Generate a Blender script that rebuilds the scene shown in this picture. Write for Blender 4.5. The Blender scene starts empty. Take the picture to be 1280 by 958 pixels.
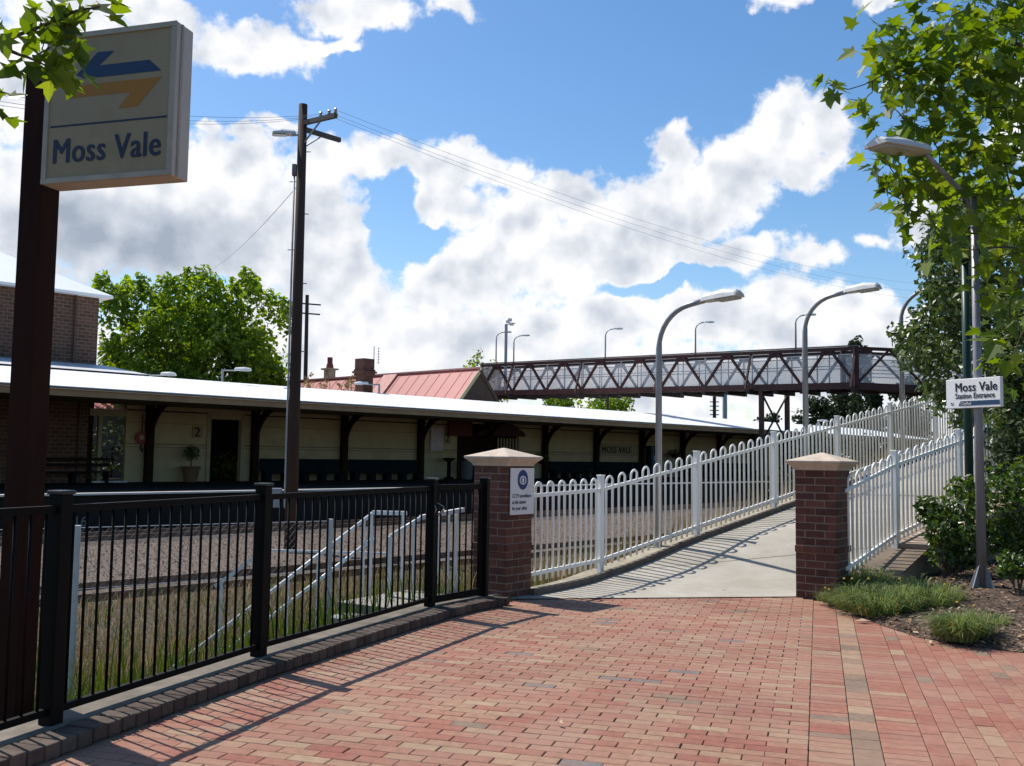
import bpy, math, random
from mathutils import Vector as V, Matrix
random.seed(7)
R = math.radians
sc = bpy.context.scene
COL = sc.collection

# ------------------------------------------------------------------ camera
F = 1230.0
EYE = V((0, 0, 1.65))
PITCH, ROLL = R(4.32), R(0.8)
fw = V((0, math.cos(PITCH), math.sin(PITCH)))
r0 = V((1, 0, 0)); u0 = V((0, -math.sin(PITCH), math.cos(PITCH)))
rt = r0 * math.cos(ROLL) + u0 * math.sin(ROLL)
up = u0 * math.cos(ROLL) - r0 * math.sin(ROLL)
cam = bpy.data.cameras.new("camera"); camo = bpy.data.objects.new("camera", cam); COL.objects.link(camo)
cam.sensor_width = 36; cam.lens = F / 1280 * 36; cam.clip_end = 4000; cam.clip_start = 0.05
m3 = Matrix((rt, up, -fw)).transposed()
camo.matrix_world = Matrix.Translation(EYE) @ m3.to_4x4()
sc.camera = camo
def ray(px, py): return fw * F + rt * (px - 640) - up * (py - 479)
def ground(px, py, z=0.0):
    d = ray(px, py); return EYE + d * ((z - EYE.z) / d.z)
def at(px, py, D):
    d = ray(px, py); return EYE + d * (D / d.y)
# track frame: U runs along the railway, N points from the railway to the viewer
AZ = R(42.6)
U = V((math.sin(AZ), math.cos(AZ), 0)); N = V((math.cos(AZ), -math.sin(AZ), 0)); Z = V((0, 0, 1))
def tq(a, q, z=0.0): return U * a - N * q + Z * z
def onq(px, q, z=0.0):           # point of the plane q seen in image column px (near the horizon)
    d = ray(px, 572); d = V((d.x, d.y, 0)); t = q / (-N.dot(d)); p = d * t; p.z = z; return p

# ------------------------------------------------------------------ materials
MATS = {}
def newmat(name):
    m = bpy.data.materials.new(name); m.use_nodes = True; nt = m.node_tree
    b = nt.nodes["Principled BSDF"]; return m, nt, b
def L(nt, a, b): nt.links.new(a, b)
def nd(nt, t, **k):
    n = nt.nodes.new(t)
    for a, v in k.items(): setattr(n, a, v)
    return n
def mathn(nt, op, a, b=None, clamp=False):
    n = nd(nt, 'ShaderNodeMath', operation=op, use_clamp=clamp)
    for i, x in enumerate((a, b)):
        if x is None: continue
        if isinstance(x, (int, float)): n.inputs[i].default_value = x
        else: L(nt, x, n.inputs[i])
    return n.outputs[0]
def ramp(nt, fac, stops, interp='LINEAR'):
    n = nd(nt, 'ShaderNodeValToRGB'); cr = n.color_ramp; cr.interpolation = interp
    while len(cr.elements) > 1: cr.elements.remove(cr.elements[-1])
    cr.elements[0].position = stops[0][0]; cr.elements[0].color = (*stops[0][1], 1)
    for p, c in stops[1:]:
        e = cr.elements.new(p); e.color = (*c, 1)
    L(nt, fac, n.inputs[0]); return n.outputs[0]
def mixc(nt, fac, a, b, mode='MIX'):
    n = nd(nt, 'ShaderNodeMix', data_type='RGBA', blend_type=mode)
    for s, x in ((n.inputs[0], fac), (n.inputs[6], a), (n.inputs[7], b)):
        if isinstance(x, (int, float)): s.default_value = x
        elif isinstance(x, tuple): s.default_value = (*x, 1)
        else: L(nt, x, s)
    return n.outputs[2]
def noise(nt, vec, scale, detail=5, rough=.6, dim='3D'):
    n = nd(nt, 'ShaderNodeTexNoise', noise_dimensions=dim)
    n.inputs['Scale'].default_value = scale; n.inputs['Detail'].default_value = detail; n.inputs['Roughness'].default_value = rough
    if vec is not None: L(nt, vec, n.inputs['Vector'])
    return n.outputs[0]
def objco(nt): return nd(nt, 'ShaderNodeTexCoord').outputs['Object']
def pos(nt): return nd(nt, 'ShaderNodeNewGeometry').outputs['Position']
def bumpn(nt, b, h, dist=.01, strength=.6):
    n = nd(nt, 'ShaderNodeBump'); n.inputs['Distance'].default_value = dist; n.inputs['Strength'].default_value = strength
    L(nt, h, n.inputs['Height']); L(nt, n.outputs[0], b.inputs['Normal'])
def M(name, col, rough=.7, var=.25, scale=4.0, bump=0.0, metal=0.0, dirt=None, dscale=1.5, dlo=.5, dhi=.75, streak=False, spec=.35):
    if name in MATS: return MATS[name]
    m, nt, b = newmat(name); co = objco(nt)
    if streak:
        mp = nd(nt, 'ShaderNodeMapping'); mp.inputs['Scale'].default_value = (1, 1, .12); L(nt, co, mp.inputs[0]); co2 = mp.outputs[0]
    else: co2 = co
    f = noise(nt, co2, scale, 6, .65)
    lo = tuple(max(0, c * (1 - var)) for c in col); hi = tuple(min(1, c * (1 + var)) for c in col)
    c = ramp(nt, f, [(.3, lo), (.7, hi)])
    if dirt:
        d = noise(nt, co2, dscale, 8, .7)
        fac = ramp(nt, d, [(dlo, (0, 0, 0)), (dhi, (1, 1, 1))])
        c = mixc(nt, fac, c, dirt)
    L(nt, c, b.inputs['Base Color']); b.inputs['Roughness'].default_value = rough; b.inputs['Metallic'].default_value = metal; b.inputs['Specular IOR Level'].default_value = spec
    if bump: bumpn(nt, b, noise(nt, co, scale * 6, 6, .7), bump)
    MATS[name] = m; return m
def leafmat(name, stops, trans=.35, rough=.45, spec=.4):
    m, nt, b = newmat(name)
    a = nd(nt, 'ShaderNodeAttribute', attribute_name='tint'); c = ramp(nt, a.outputs['Fac'], stops)
    L(nt, c, b.inputs['Base Color']); b.inputs['Roughness'].default_value = rough; b.inputs['Specular IOR Level'].default_value = spec
    t = nd(nt, 'ShaderNodeBsdfTranslucent'); hs = nd(nt, 'ShaderNodeHueSaturation'); hs.inputs['Saturation'].default_value = 1.15; hs.inputs['Value'].default_value = 1.7
    hs.inputs['Hue'].default_value = .485
    L(nt, c, hs.inputs['Color']); L(nt, hs.outputs[0], t.inputs['Color'])
    mx = nd(nt, 'ShaderNodeMixShader'); mx.inputs[0].default_value = trans
    L(nt, b.outputs[0], mx.inputs[1]); L(nt, t.outputs[0], mx.inputs[2]); L(nt, mx.outputs[0], nt.nodes['Material Output'].inputs[0])
    return m
def tintmat(name, stops, rough=.8, var=.2, scale=20, bump=0.004, blotch=None):
    m, nt, b = newmat(name)
    a = nd(nt, 'ShaderNodeAttribute', attribute_name='tint'); c = ramp(nt, a.outputs['Fac'], stops)
    co = objco(nt); f = noise(nt, co, scale, 6, .7)
    c = mixc(nt, 1.0, c, ramp(nt, f, [(.25, (1 - var,) * 3), (.75, (1 + var,) * 3)]), 'MULTIPLY')
    if blotch:
        g = noise(nt, co, blotch[0], 6, .65)
        c = mixc(nt, ramp(nt, g, [(blotch[1], (0, 0, 0)), (blotch[2], (1, 1, 1))]), c, blotch[3])
    L(nt, c, b.inputs['Base Color']); b.inputs['Roughness'].default_value = rough
    if bump: bumpn(nt, b, noise(nt, co, scale * 4, 5, .7), bump)
    return m

# ------------------------------------------------------------------ mesh builder
class MB:
    def __init__(s): s.v = []; s.f = []; s.t = []
    def add(s, vs, fs, tint=0.5):
        k = len(s.v); s.v += [tuple(v) for v in vs]
        for f in fs: s.f.append(tuple(i + k for i in f)); s.t.append(tint)
    def box(s, c, size, ax=None, tint=.5):
        c = V(c); X, Y, ZZ = ax if ax else (V((1, 0, 0)), V((0, 1, 0)), Z)
        h = [x / 2 for x in size]; vs = []
        for dz in (-1, 1):
            for dx, dy in ((-1, -1), (1, -1), (1, 1), (-1, 1)): vs.append(c + X * (dx * h[0]) + Y * (dy * h[1]) + ZZ * (dz * h[2]))
        s.add(vs, [(0, 3, 2, 1), (4, 5, 6, 7), (0, 1, 5, 4), (1, 2, 6, 5), (2, 3, 7, 6), (3, 0, 4, 7)], tint); return s
    def bar(s, p0, p1, w, h=None, upv=None, tint=.5):
        p0, p1 = V(p0), V(p1); h = h or w; d = (p1 - p0).normalized()
        upv = V(upv) if upv else (Z if abs(d.z) < .95 else V((0, 1, 0)))
        X = d.cross(upv).normalized(); Y = X.cross(d).normalized()
        s.box((p0 + p1) / 2, (w, (p1 - p0).length, h), (X, d, Y), tint); return s
    def tube(s, pts, r, n=8, cap=True, tint=.5):
        pts = [V(p) for p in pts]; k = len(pts); rs = r if isinstance(r, (list, tuple)) else [r] * k
        vs = []; ref = None
        for i, p in enumerate(pts):
            d = (pts[min(i + 1, k - 1)] - pts[max(i - 1, 0)]).normalized()
            if ref is None:
                ref = d.cross(V((0, 0, 1)) if abs(d.z) < .9 else V((1, 0, 0))).normalized()
            ref = (ref - d * ref.dot(d)).normalized(); b = d.cross(ref)
            for j in range(n):
                a = 2 * math.pi * j / n; vs.append(p + ref * (math.cos(a) * rs[i]) + b * (math.sin(a) * rs[i]))
        fs = []
        for i in range(k - 1):
            for j in range(n):
                a, b2 = i * n + j, i * n + (j + 1) % n; fs.append((a, b2, b2 + n, a + n))
        if cap: fs.append(tuple(range(n - 1, -1, -1))); fs.append(tuple((k - 1) * n + j for j in range(n)))
        s.add(vs, fs, tint); return s
    def prism(s, poly, vec, tint=.5):
        n = len(poly); vec = V(vec); a = [V(p) for p in poly]; vs = a + [p + vec for p in a]
        s.add(vs, [tuple(range(n - 1, -1, -1)), tuple(range(n, 2 * n))] + [(i, (i + 1) % n, (i + 1) % n + n, i + n) for i in range(n)], tint); return s
    def quad(s, *p, tint=.5): s.add(p, [tuple(range(len(p)))], tint); return s
    def lathe(s, c, prof, n=16, tint=.5):
        c = V(c); vs = []; k = len(prof)
        for r, z in prof:
            for j in range(n):
                a = 2 * math.pi * j / n; vs.append(c + V((r * math.cos(a), r * math.sin(a), z)))
        fs = [(i * n + j, i * n + (j + 1) % n, (i + 1) * n + (j + 1) % n, (i + 1) * n + j) for i in range(k - 1) for j in range(n)]
        fs += [tuple(range(n - 1, -1, -1)), tuple((k - 1) * n + j for j in range(n))]
        s.add(vs, fs, tint); return s
    def build(s, name, mat, parent=None, origin=None, smooth=False, bevel=0):
        root = parent
        while root is not None and root.parent is not None: root = root.parent
        o3 = root.location if root is not None else (V(origin) if origin is not None else V((0, 0, 0)))
        me = bpy.data.meshes.new(name); me.from_pydata([(v[0] - o3[0], v[1] - o3[1], v[2] - o3[2]) for v in s.v], [], s.f)
        at_ = me.attributes.new('tint', 'FLOAT', 'FACE'); at_.data.foreach_set('value', s.t)
        if smooth: me.polygons.foreach_set('use_smooth', [True] * len(me.polygons))
        me.update()
        o = bpy.data.objects.new(name, me); COL.objects.link(o)
        if mat: me.materials.append(mat)
        if parent is not None: o.parent = parent
        else: o.location = o3
        if bevel:
            md = o.modifiers.new('bevel', 'BEVEL'); md.width = bevel; md.segments = 2; md.limit_method = 'ANGLE'
        if smooth and not bevel: pass
        return o
def tag(o, label=None, cat=None, group=None, kind=None):
    if label: o['label'] = label
    if cat: o['category'] = cat
    if group: o['group'] = group
    if kind: o['kind'] = kind
    return o
def thing(name, label, cat, loc=(0, 0, 0), group=None):
    o = bpy.data.objects.new(name, None); COL.objects.link(o); o.location = loc; o.empty_display_size = .2
    return tag(o, label, cat, group)
def copy_tree(o, parent=None):
    c = o.copy(); COL.objects.link(c)
    if parent is not None: c.parent = parent
    for ch in list(o.children): copy_tree(ch, c)
    return c
def dup(root, loc, rotz=0, label=None):
    c = copy_tree(root); c.location = loc; c.rotation_euler = (0, 0, rotz)
    if label: c['label'] = label
    return c
def text(name, s, size, org, right, upv, mat, parent=None, ext=.003, bold=0.0, sx=1.0, align='LEFT', spacing=1.0, origin=None, heavy=0):
    cu = bpy.data.curves.new(name, 'FONT'); cu.body = s; cu.size = size; cu.extrude = ext; cu.align_x = align; cu.space_character = spacing; cu.resolution_u = 3
    to = bpy.data.objects.new(name, cu); COL.objects.link(to)
    dg = bpy.context.evaluated_depsgraph_get(); me = bpy.data.meshes.new_from_object(to.evaluated_get(dg))
    bpy.data.objects.remove(to)
    right = V(right).normalized(); upv = V(upv).normalized(); nn = right.cross(upv); org = V(org)
    mb = MB()
    for k in (range(3) if heavy else range(1)):
        sh = heavy * (k - 1) if heavy else 0
        mb.add([org + right * (v.co.x * sx + sh) + upv * v.co.y + nn * (v.co.z + ext + k * .0004) for v in me.vertices], [tuple(p.vertices) for p in me.polygons])
    bpy.data.meshes.remove(me)
    return mb.build(name, mat, parent, origin)
rnd = random.uniform
def rdir():
    while True:
        v = V((rnd(-1, 1), rnd(-1, 1), rnd(-1, 1)))
        if .05 < v.length < 1: return v.normalized()
# ------------------------------------------------------------------ sky, clouds, sun
SUN_EL = R(55); sdx, sdy = -0.77, 0.64
SUN = V((sdx * math.cos(SUN_EL), sdy * math.cos(SUN_EL), math.sin(SUN_EL))).normalized()
sl = bpy.data.lights.new("sun", 'SUN'); so = bpy.data.objects.new("sun", sl); COL.objects.link(so)
sl.energy = 5.0; sl.angle = R(.53); sl.color = (1.0, .95, .87)
so.rotation_euler = SUN.to_track_quat('Z', 'Y').to_euler(); so.location = (-20, 10, 40)
w = bpy.data.worlds.new("World"); sc.world = w; w.use_nodes = True; nt = w.node_tree
bg = nt.nodes['Background']; SKY = 0.1; bg.inputs[1].default_value = SKY
sky = nd(nt, 'ShaderNodeTexSky', sky_type='NISHITA'); sky.sun_disc = False
sky.sun_elevation = SUN_EL; sky.sun_rotation = math.atan2(sdx, sdy) % (2 * math.pi); sky.air_density = 1.0; sky.dust_density = .6; sky.ozone_density = 1.6
# every cloud is a group of soft ellipses in azimuth / elevation (tenths of a radian) broken up by fractal noise
def azel(px, py):
    d = ray(px, py).normalized(); return math.atan2(d.x, d.y) * 12.3, math.asin(d.z) * 12.3
BL = [(310, 62, 92, 33, 3, 1), (395, 55, 40, 14, 0, .8), (185, 16, 75, 26, 0, 1), (90, 25, 90, 40, 0, 1), (15, 110, 70, 80, 0, 1), (60, 190, 70, 30, 0, .8),
      (445, 14, 110, 30, 8, .85), (560, 10, 50, 22, 0, .75), (430, 50, 40, 12, 0, .7), (985, 0, 55, 20, 0, .85), (1095, 2, 40, 16, 0, .7),
      (262, 160, 34, 12, 0, .8), (310, 165, 40, 13, 0, .8), (352, 155, 40, 16, 0, .7),
      (60, 260, 130, 90, 0, 1.1), (200, 260, 140, 90, 0, 1.15), (300, 210, 80, 50, 15, 1), (330, 290, 140, 90, 0, 1.1), (425, 330, 80, 90, 10, 1.1), (400, 210, 60, 50, 0, .9),
      (470, 200, 90, 30, 10, .9), (550, 210, 90, 36, 4, 1), (545, 245, 70, 40, 0, .9), (625, 222, 60, 24, -8, .8), (540, 275, 26, 24, 0, .7), (395, 255, 70, 70, 0, 1),
      (600, 325, 120, 62, 0, 1.1), (655, 270, 70, 62, 0, 1), (720, 255, 52, 38, 0, 1), (745, 315, 140, 72, 0, 1.1), (560, 350, 90, 45, 0, 1),
      (842, 188, 30, 32, 0, 1), (842, 222, 36, 36, 0, 1), (790, 255, 60, 40, 0, 1), (850, 270, 90, 58, 25, 1.1), (920, 225, 80, 52, 35, 1.1), (980, 165, 44, 58, 0, 1.05), (1030, 165, 44, 44, 20, 1), (1005, 205, 50, 34, 0, .9),
      (925, 318, 105, 32, 6, .85), (1005, 322, 70, 26, 0, .75), (1080, 305, 40, 16, 0, .6),
      (440, 420, 240, 60, 0, 1.1), (640, 420, 190, 55, 0, 1.1), (760, 395, 110, 44, 0, 1), (850, 400, 90, 42, 0, 1.05), (960, 392, 86, 44, 0, 1.05), (1040, 408, 100, 50, 0, 1.05), (1120, 400, 50, 28, 0, .9), (900, 470, 420, 50, 0, 1.1),
      (330, 470, 460, 70, 0, 1), (1165, 270, 46, 50, 0, .95), (640, 560, 1100, 70, 0, 1), (1330, 150, 90, 70, 0, .9), (1500, 350, 160, 120, 0, 1), (-200, 300, 220, 200, 0, 1.1), (-500, 150, 260, 120, 0, 1), (1750, 420, 260, 100, 0, 1)]
HOLES = [(488, 280, 40, 80, -10, .95), (525, 308, 62, 30, 22, .9), (830, 352, 140, 20, 8, .75), (255, 350, 60, 22, 12, .6)]
g = bpy.data.node_groups.new("cloud_cover", 'ShaderNodeTree')
g.interface.new_socket('Vector', in_out='INPUT', socket_type='NodeSocketVector')
g.interface.new_socket('Cover', in_out='OUTPUT', socket_type='NodeSocketFloat')
g.interface.new_socket('Base', in_out='OUTPUT', socket_type='NodeSocketFloat')
gi = nd(g, 'NodeGroupInput'); go = nd(g, 'NodeGroupOutput')
vin = gi.outputs[0]
wn = nd(g, 'ShaderNodeTexNoise'); wn.inputs['Scale'].default_value = 1.6; wn.inputs['Detail'].default_value = 5; wn.inputs['Roughness'].default_value = .55; L(g, vin, wn.inputs['Vector'])
wv = nd(g, 'ShaderNodeVectorMath', operation='SUBTRACT'); L(g, wn.outputs['Color'], wv.inputs[0]); wv.inputs[1].default_value = (.5, .5, .5)
ws = nd(g, 'ShaderNodeVectorMath', operation='SCALE'); L(g, wv.outputs[0], ws.inputs[0]); ws.inputs['Scale'].default_value = .55
wa = nd(g, 'ShaderNodeVectorMath', operation='ADD'); L(g, vin, wa.inputs[0]); L(g, ws.outputs[0], wa.inputs[1])
wf = nd(g, 'ShaderNodeVectorMath', operation='MULTIPLY'); L(g, wa.outputs[0], wf.inputs[0]); wf.inputs[1].default_value = (1, 1, 0)
wsep = nd(g, 'ShaderNodeSeparateXYZ'); L(g, wf.outputs[0], wsep.inputs[0])
prev = [None]
def blob(b):
    cb = nd(g, 'ShaderNodeCombineXYZ'); L(g, wsep.outputs[0], cb.inputs[0]); L(g, wsep.outputs[1], cb.inputs[1])
    if prev[0] is not None: L(g, mathn(g, 'MULTIPLY', prev[0], 1e-5), cb.inputs[2])     # keeps the evaluation in sequence
    cu, cv = azel(b[0], b[1]); mp = nd(g, 'ShaderNodeMapping', vector_type='TEXTURE')
    mp.inputs['Location'].default_value = (cu, cv, 0); mp.inputs['Rotation'].default_value = (0, 0, R(b[4])); mp.inputs['Scale'].default_value = (b[2] / 100, b[3] / 100, 1)
    L(g, cb.outputs[0], mp.inputs[0]); ln = nd(g, 'ShaderNodeVectorMath', operation='LENGTH'); L(g, mp.outputs[0], ln.inputs[0])
    x = mathn(g, 'SUBTRACT', b[5], ln.outputs['Value']); return x
acc = None
for b in BL:
    x = blob(b)
    if acc is None: acc = x
    else:
        n_ = nd(g, 'ShaderNodeMath', operation='SMOOTH_MAX'); L(g, acc, n_.inputs[0]); L(g, x, n_.inputs[1]); n_.inputs[2].default_value = .18; acc = n_.outputs[0]
    prev[0] = acc
base = acc
for b in HOLES:
    acc = mathn(g, 'SUBTRACT', acc, mathn(g, 'MULTIPLY', mathn(g, 'MAXIMUM', blob(b), 0.0), 1.6))
    prev[0] = acc
fb = noise(g, vin, 2.6, 9, .58)
acc = mathn(g, 'ADD', mathn(g, 'MINIMUM', acc, .85), mathn(g, 'MULTIPLY', mathn(g, 'SUBTRACT', fb, .52), 1.5))
L(g, acc, go.inputs[0]); L(g, base, go.inputs[1])
tc = nd(nt, 'ShaderNodeTexCoord'); sx = nd(nt, 'ShaderNodeSeparateXYZ'); L(nt, tc.outputs['Generated'], sx.inputs[0])
azn = mathn(nt, 'MULTIPLY', mathn(nt, 'ARCTAN2', sx.outputs[0], sx.outputs[1]), 12.3)
eln = mathn(nt, 'MULTIPLY', mathn(nt, 'ARCSINE', sx.outputs[2]), 12.3)
cv = nd(nt, 'ShaderNodeCombineXYZ'); L(nt, azn, cv.inputs[0]); L(nt, eln, cv.inputs[1])
g1 = nd(nt, 'ShaderNodeGroup'); g1.node_tree = g; L(nt, cv.outputs[0], g1.inputs[0])
mr = nd(nt, 'ShaderNodeMapRange', interpolation_type='SMOOTHSTEP'); L(nt, g1.outputs[0], mr.inputs[0]); mr.inputs[1].default_value = -.07; mr.inputs[2].default_value = .33
off = nd(nt, 'ShaderNodeVectorMath', operation='ADD'); L(nt, cv.outputs[0], off.inputs[0]); off.inputs[1].default_value = (-.12, .20, 0)
nA = noise(nt, cv.outputs[0], 1.5, 8, .52); nB = noise(nt, off.outputs[0], 1.5, 2, .45)
lit = mathn(nt, 'ADD', mathn(nt, 'MULTIPLY', mathn(nt, 'SUBTRACT', nA, nB), 1.5), .91)
lit = mathn(nt, 'SUBTRACT', lit, mathn(nt, 'MULTIPLY', mathn(nt, 'MAXIMUM', g1.outputs[0], 0.0), .26))
grey = nd(nt, 'ShaderNodeMapping', vector_type='TEXTURE'); cu_, cv_ = azel(140, 300); grey.inputs['Location'].default_value = (cu_, cv_, 0); grey.inputs['Scale'].default_value = (2.6, .8, 1)
L(nt, cv.outputs[0], grey.inputs[0]); gl = nd(nt, 'ShaderNodeVectorMath', operation='LENGTH'); L(nt, grey.outputs[0], gl.inputs[0])
gd = mathn(nt, 'MULTIPLY', mathn(nt, 'SUBTRACT', 1.0, gl.outputs['Value'], True), .75)
soft = noise(nt, cv.outputs[0], .55, 4, .5)
lit = mathn(nt, 'ADD', lit, mathn(nt, 'MULTIPLY', mathn(nt, 'SUBTRACT', soft, .5), .85))
lit = mathn(nt, 'SUBTRACT', lit, gd, True)
CL = 1 / SKY
cc = ramp(nt, lit, [(0, (.36 * CL, .42 * CL, .51 * CL)), (.45, (.60 * CL, .65 * CL, .73 * CL)), (.9, (.97 * CL, .97 * CL, .99 * CL))])
hs = nd(nt, 'ShaderNodeHueSaturation'); hs.inputs['Saturation'].default_value = 1.27; hs.inputs['Value'].default_value = 1.4; L(nt, sky.outputs[0], hs.inputs['Color'])
L(nt, mixc(nt, mr.outputs[0], hs.outputs[0], cc), bg.inputs[0])
w.cycles.sampling_method = 'MANUAL'; w.cycles.sample_map_resolution = 256
sc.view_settings.view_transform = 'Standard'; sc.view_settings.look = 'None'; sc.view_settings.gamma = 1; sc.view_settings.exposure = 0.1
sc.render.engine = 'CYCLES'; sc.cycles.max_bounces = 8; sc.cycles.transparent_max_bounces = 16; sc.cycles.use_denoising = True

# ------------------------------------------------------------------ key points of the place
BF = [ground(63, 905, .1), ground(323, 820, .1), ground(537, 758, .1), ground(604, 745, .1)]
for p in BF: p.z = 0
BFD = (BF[1] - BF[0]).normalized(); BF0 = BF[0] - BFD * 2.1; BFm = BF0 - BFD * 8
PA = R(37); PD = V((math.sin(PA), math.cos(PA), 0)); PR = V((math.cos(PA), -math.sin(PA), 0))
PW = .5
RP = ground(995, 747); RPC = RP + PR * PW / 2 + PD * PW / 2           # right pier: front-left corner, centre
LPf = ground(632, 750); LP = LPf - PR * PW; LPC = LP + PR * PW / 2 + PD * PW / 2
W1 = V((1.23, 13.48, 0)); RD = V((math.sin(R(45)), math.cos(R(45)), 0)); RN = V((RD.y, -RD.x, 0)); PANEL = 2.277
WL0 = LP + PR * PW + PD * PW + PR * -.05 + PD * .03
G0, G1 = LPf.copy(), RP.copy(); GD = (G1 - G0).normalized(); GN = V((-GD.y, GD.x, 0))
def sstep(x): x = max(0, min(1, x)); return x * x * (3 - 2 * x)
def ramp_z(p):
    p = V((p.x, p.y, 0)); l = .108 + .158 * (p - W1).dot(RD); gdist = (p - G0).dot(GN)
    sp_ = .07 * math.log(1 + math.exp(l / .07)) if l < 3 else l
    return sp_ * sstep(gdist / 2.8) if l < 6.2 else 6.2
EDGE = [BFm, BF0] + BF + [WL0] + [W1 + RD * (PANEL * k) for k in range(0, 17)]
def edge_dist(p):
    best = None
    for a, b in zip(EDGE, EDGE[1:]):
        d = V((b.x - a.x, b.y - a.y, 0)); t = max(0, min(1, (p - a).dot(d) / d.length_squared)); c = a + d * t; r = p - c; dist = r.length
        if best is None or dist < best[0]: best = (dist, c, d.x * r.y - d.y * r.x)
    return best
GZ = -.85
def terrain(x, y):
    p = V((x, y, 0)); q = -N.dot(p)
    if y < -6 or x > 45: return -.2 if q < 10 else GZ
    dist, c, side = edge_dist(p)
    if side > 0:
        ez = ramp_z(c) - .06
        t = sstep((dist - .12) / (2.6 + max(0, ez) * .9)); z = ez * (1 - t) + (-1.15 if q < 13 else GZ) * t
        k = sstep((q - 12) / 3); zz = -1.15 * (1 - k) + GZ * k
        return ez * (1 - t) + zz * t
    return min(ramp_z(p), .0) - .16 if dist < 3.4 else -.16 + sstep((dist - 3.4) / 14) * .0

# ------------------------------------------------------------------ shared materials
black = M('black_powdercoat', (.0035, .0033, .003), .6, .3, 8, spec=.12)
white = M('white_paint', (.86, .85, .82), .45, .04, 6, 0, 0, (.55, .52, .46), 3, .66, .9)
galv = M('galvanised_steel', (.52, .53, .53), .5, .15, 9, 0, .25)
greysteel = M('grey_painted_steel', (.30, .31, .33), .45, .15, 5, 0, .4, (.2, .17, .15), 4, .6, .8)
concrete = M('concrete', (.36, .33, .28), .9, .12, 3, .003, 0, (.27, .24, .2), 1.2, .5, .8)
stone = M('cap_sandstone', (.52, .43, .34), .9, .12, 9, .003, 0, (.3, .25, .2), 4, .55, .8)
darkwood = M('weathered_timber', (.12, .10, .085), .9, .35, 12, .004)
maroon = M('maroon_steel', (.10, .028, .022), .55, .35, 2.5, 0, .1, (.05, .03, .025), 2, .5, .75)
cream = M('cream_weatherboard', (.46, .375, .22), .7, .12, 1.2, 0, 0, (.33, .26, .15), .8, .55, .85)
creamtrim = M('cream_trim', (.36, .31, .19), .6, .1, 2)
browntrim = M('brown_trim', (.022, .010, .006), .7, .3, 3, spec=.12)
teal = M('dark_teal_paint', (.005, .012, .016), .7, .3, 2, spec=.1)
bark = M('bark', (.10, .075, .05), .9, .4, 6, .01)
glass = None
def transmat(name, col, a, rough=.2):
    m, nt_, b = newmat(name); t = nd(nt_, 'ShaderNodeBsdfTransparent'); mx = nd(nt_, 'ShaderNodeMixShader'); mx.inputs[0].default_value = a
    b.inputs['Base Color'].default_value = (*col, 1); b.inputs['Roughness'].default_value = rough
    L(nt_, t.outputs[0], mx.inputs[1]); L(nt_, b.outputs[0], mx.inputs[2]); L(nt_, mx.outputs[0], nt_.nodes['Material Output'].inputs[0]); return m

# ------------------------------------------------------------------ ground sheet
def grid_lines(lo, hi, step, far):
    a = [lo + i * step for i in range(int((hi - lo) / step) + 1)]; s = step; x = a[-1]; l = a[0]
    while x < far: s *= 1.35; x += s; a.append(x)
    s = step
    while l > -far: s *= 1.35; l -= s; a.insert(0, l)
    return a
gx, gy = grid_lines(-14, 16, .3, 900), grid_lines(2, 40, .3, 900)
mb = MB(); mb.v = [(x, y, terrain(x, y)) for y in gy for x in gx]; nx = len(gx)
mb.f = [(j * nx + i, j * nx + i + 1, (j + 1) * nx + i + 1, (j + 1) * nx + i) for j in range(len(gy) - 1) for i in range(nx - 1)]; mb.t = [0.5] * len(mb.f)
m, nt, b = newmat('railway_ground'); P = pos(nt)
dt = nd(nt, 'ShaderNodeVectorMath', operation='DOT_PRODUCT'); L(nt, P, dt.inputs[0]); dt.inputs[1].default_value = tuple(-N)
wob = mathn(nt, 'ADD', dt.outputs['Value'], mathn(nt, 'MULTIPLY', mathn(nt, 'SUBTRACT', noise(nt, P, .7, 4), .5), 1.6))
bal = mathn(nt, 'MULTIPLY', mathn(nt, 'GREATER_THAN', wob, 17.6), mathn(nt, 'LESS_THAN', wob, 31))
vo = nd(nt, 'ShaderNodeTexVoronoi'); vo.inputs['Scale'].default_value = 21; L(nt, P, vo.inputs['Vector'])
sep = nd(nt, 'ShaderNodeSeparateColor'); L(nt, vo.outputs['Color'], sep.inputs[0])
stones = ramp(nt, sep.outputs[0], [(0, (.07, .047, .034)), (.4, (.165, .112, .074)), (.8, (.24, .168, .115)), (1, (.38, .29, .22))])
oil = mathn(nt, 'MULTIPLY', mathn(nt, 'GREATER_THAN', wob, 26.0), .8)
stones = mixc(nt, oil, stones, (.035, .028, .022))
stones = mixc(nt, ramp(nt, vo.outputs['Distance'], [(.3, (0, 0, 0)), (.75, (1, 1, 1))]), stones, (.08, .06, .05))
soil = ramp(nt, noise(nt, P, 3, 8, .75), [(.3, (.028, .026, .012)), (.5, (.075, .058, .03)), (.75, (.15, .115, .065))])
L(nt, mixc(nt, bal, soil, stones), b.inputs['Base Color']); b.inputs['Roughness'].default_value = .95
bumpn(nt, b, mathn(nt, 'ADD', vo.outputs['Distance'], noise(nt, P, 9, 6)), .05, .8)
tag(mb.build('ground', m, smooth=True), 'stony railway ground with dry soil falling away behind the fences', kind='structure')

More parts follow.
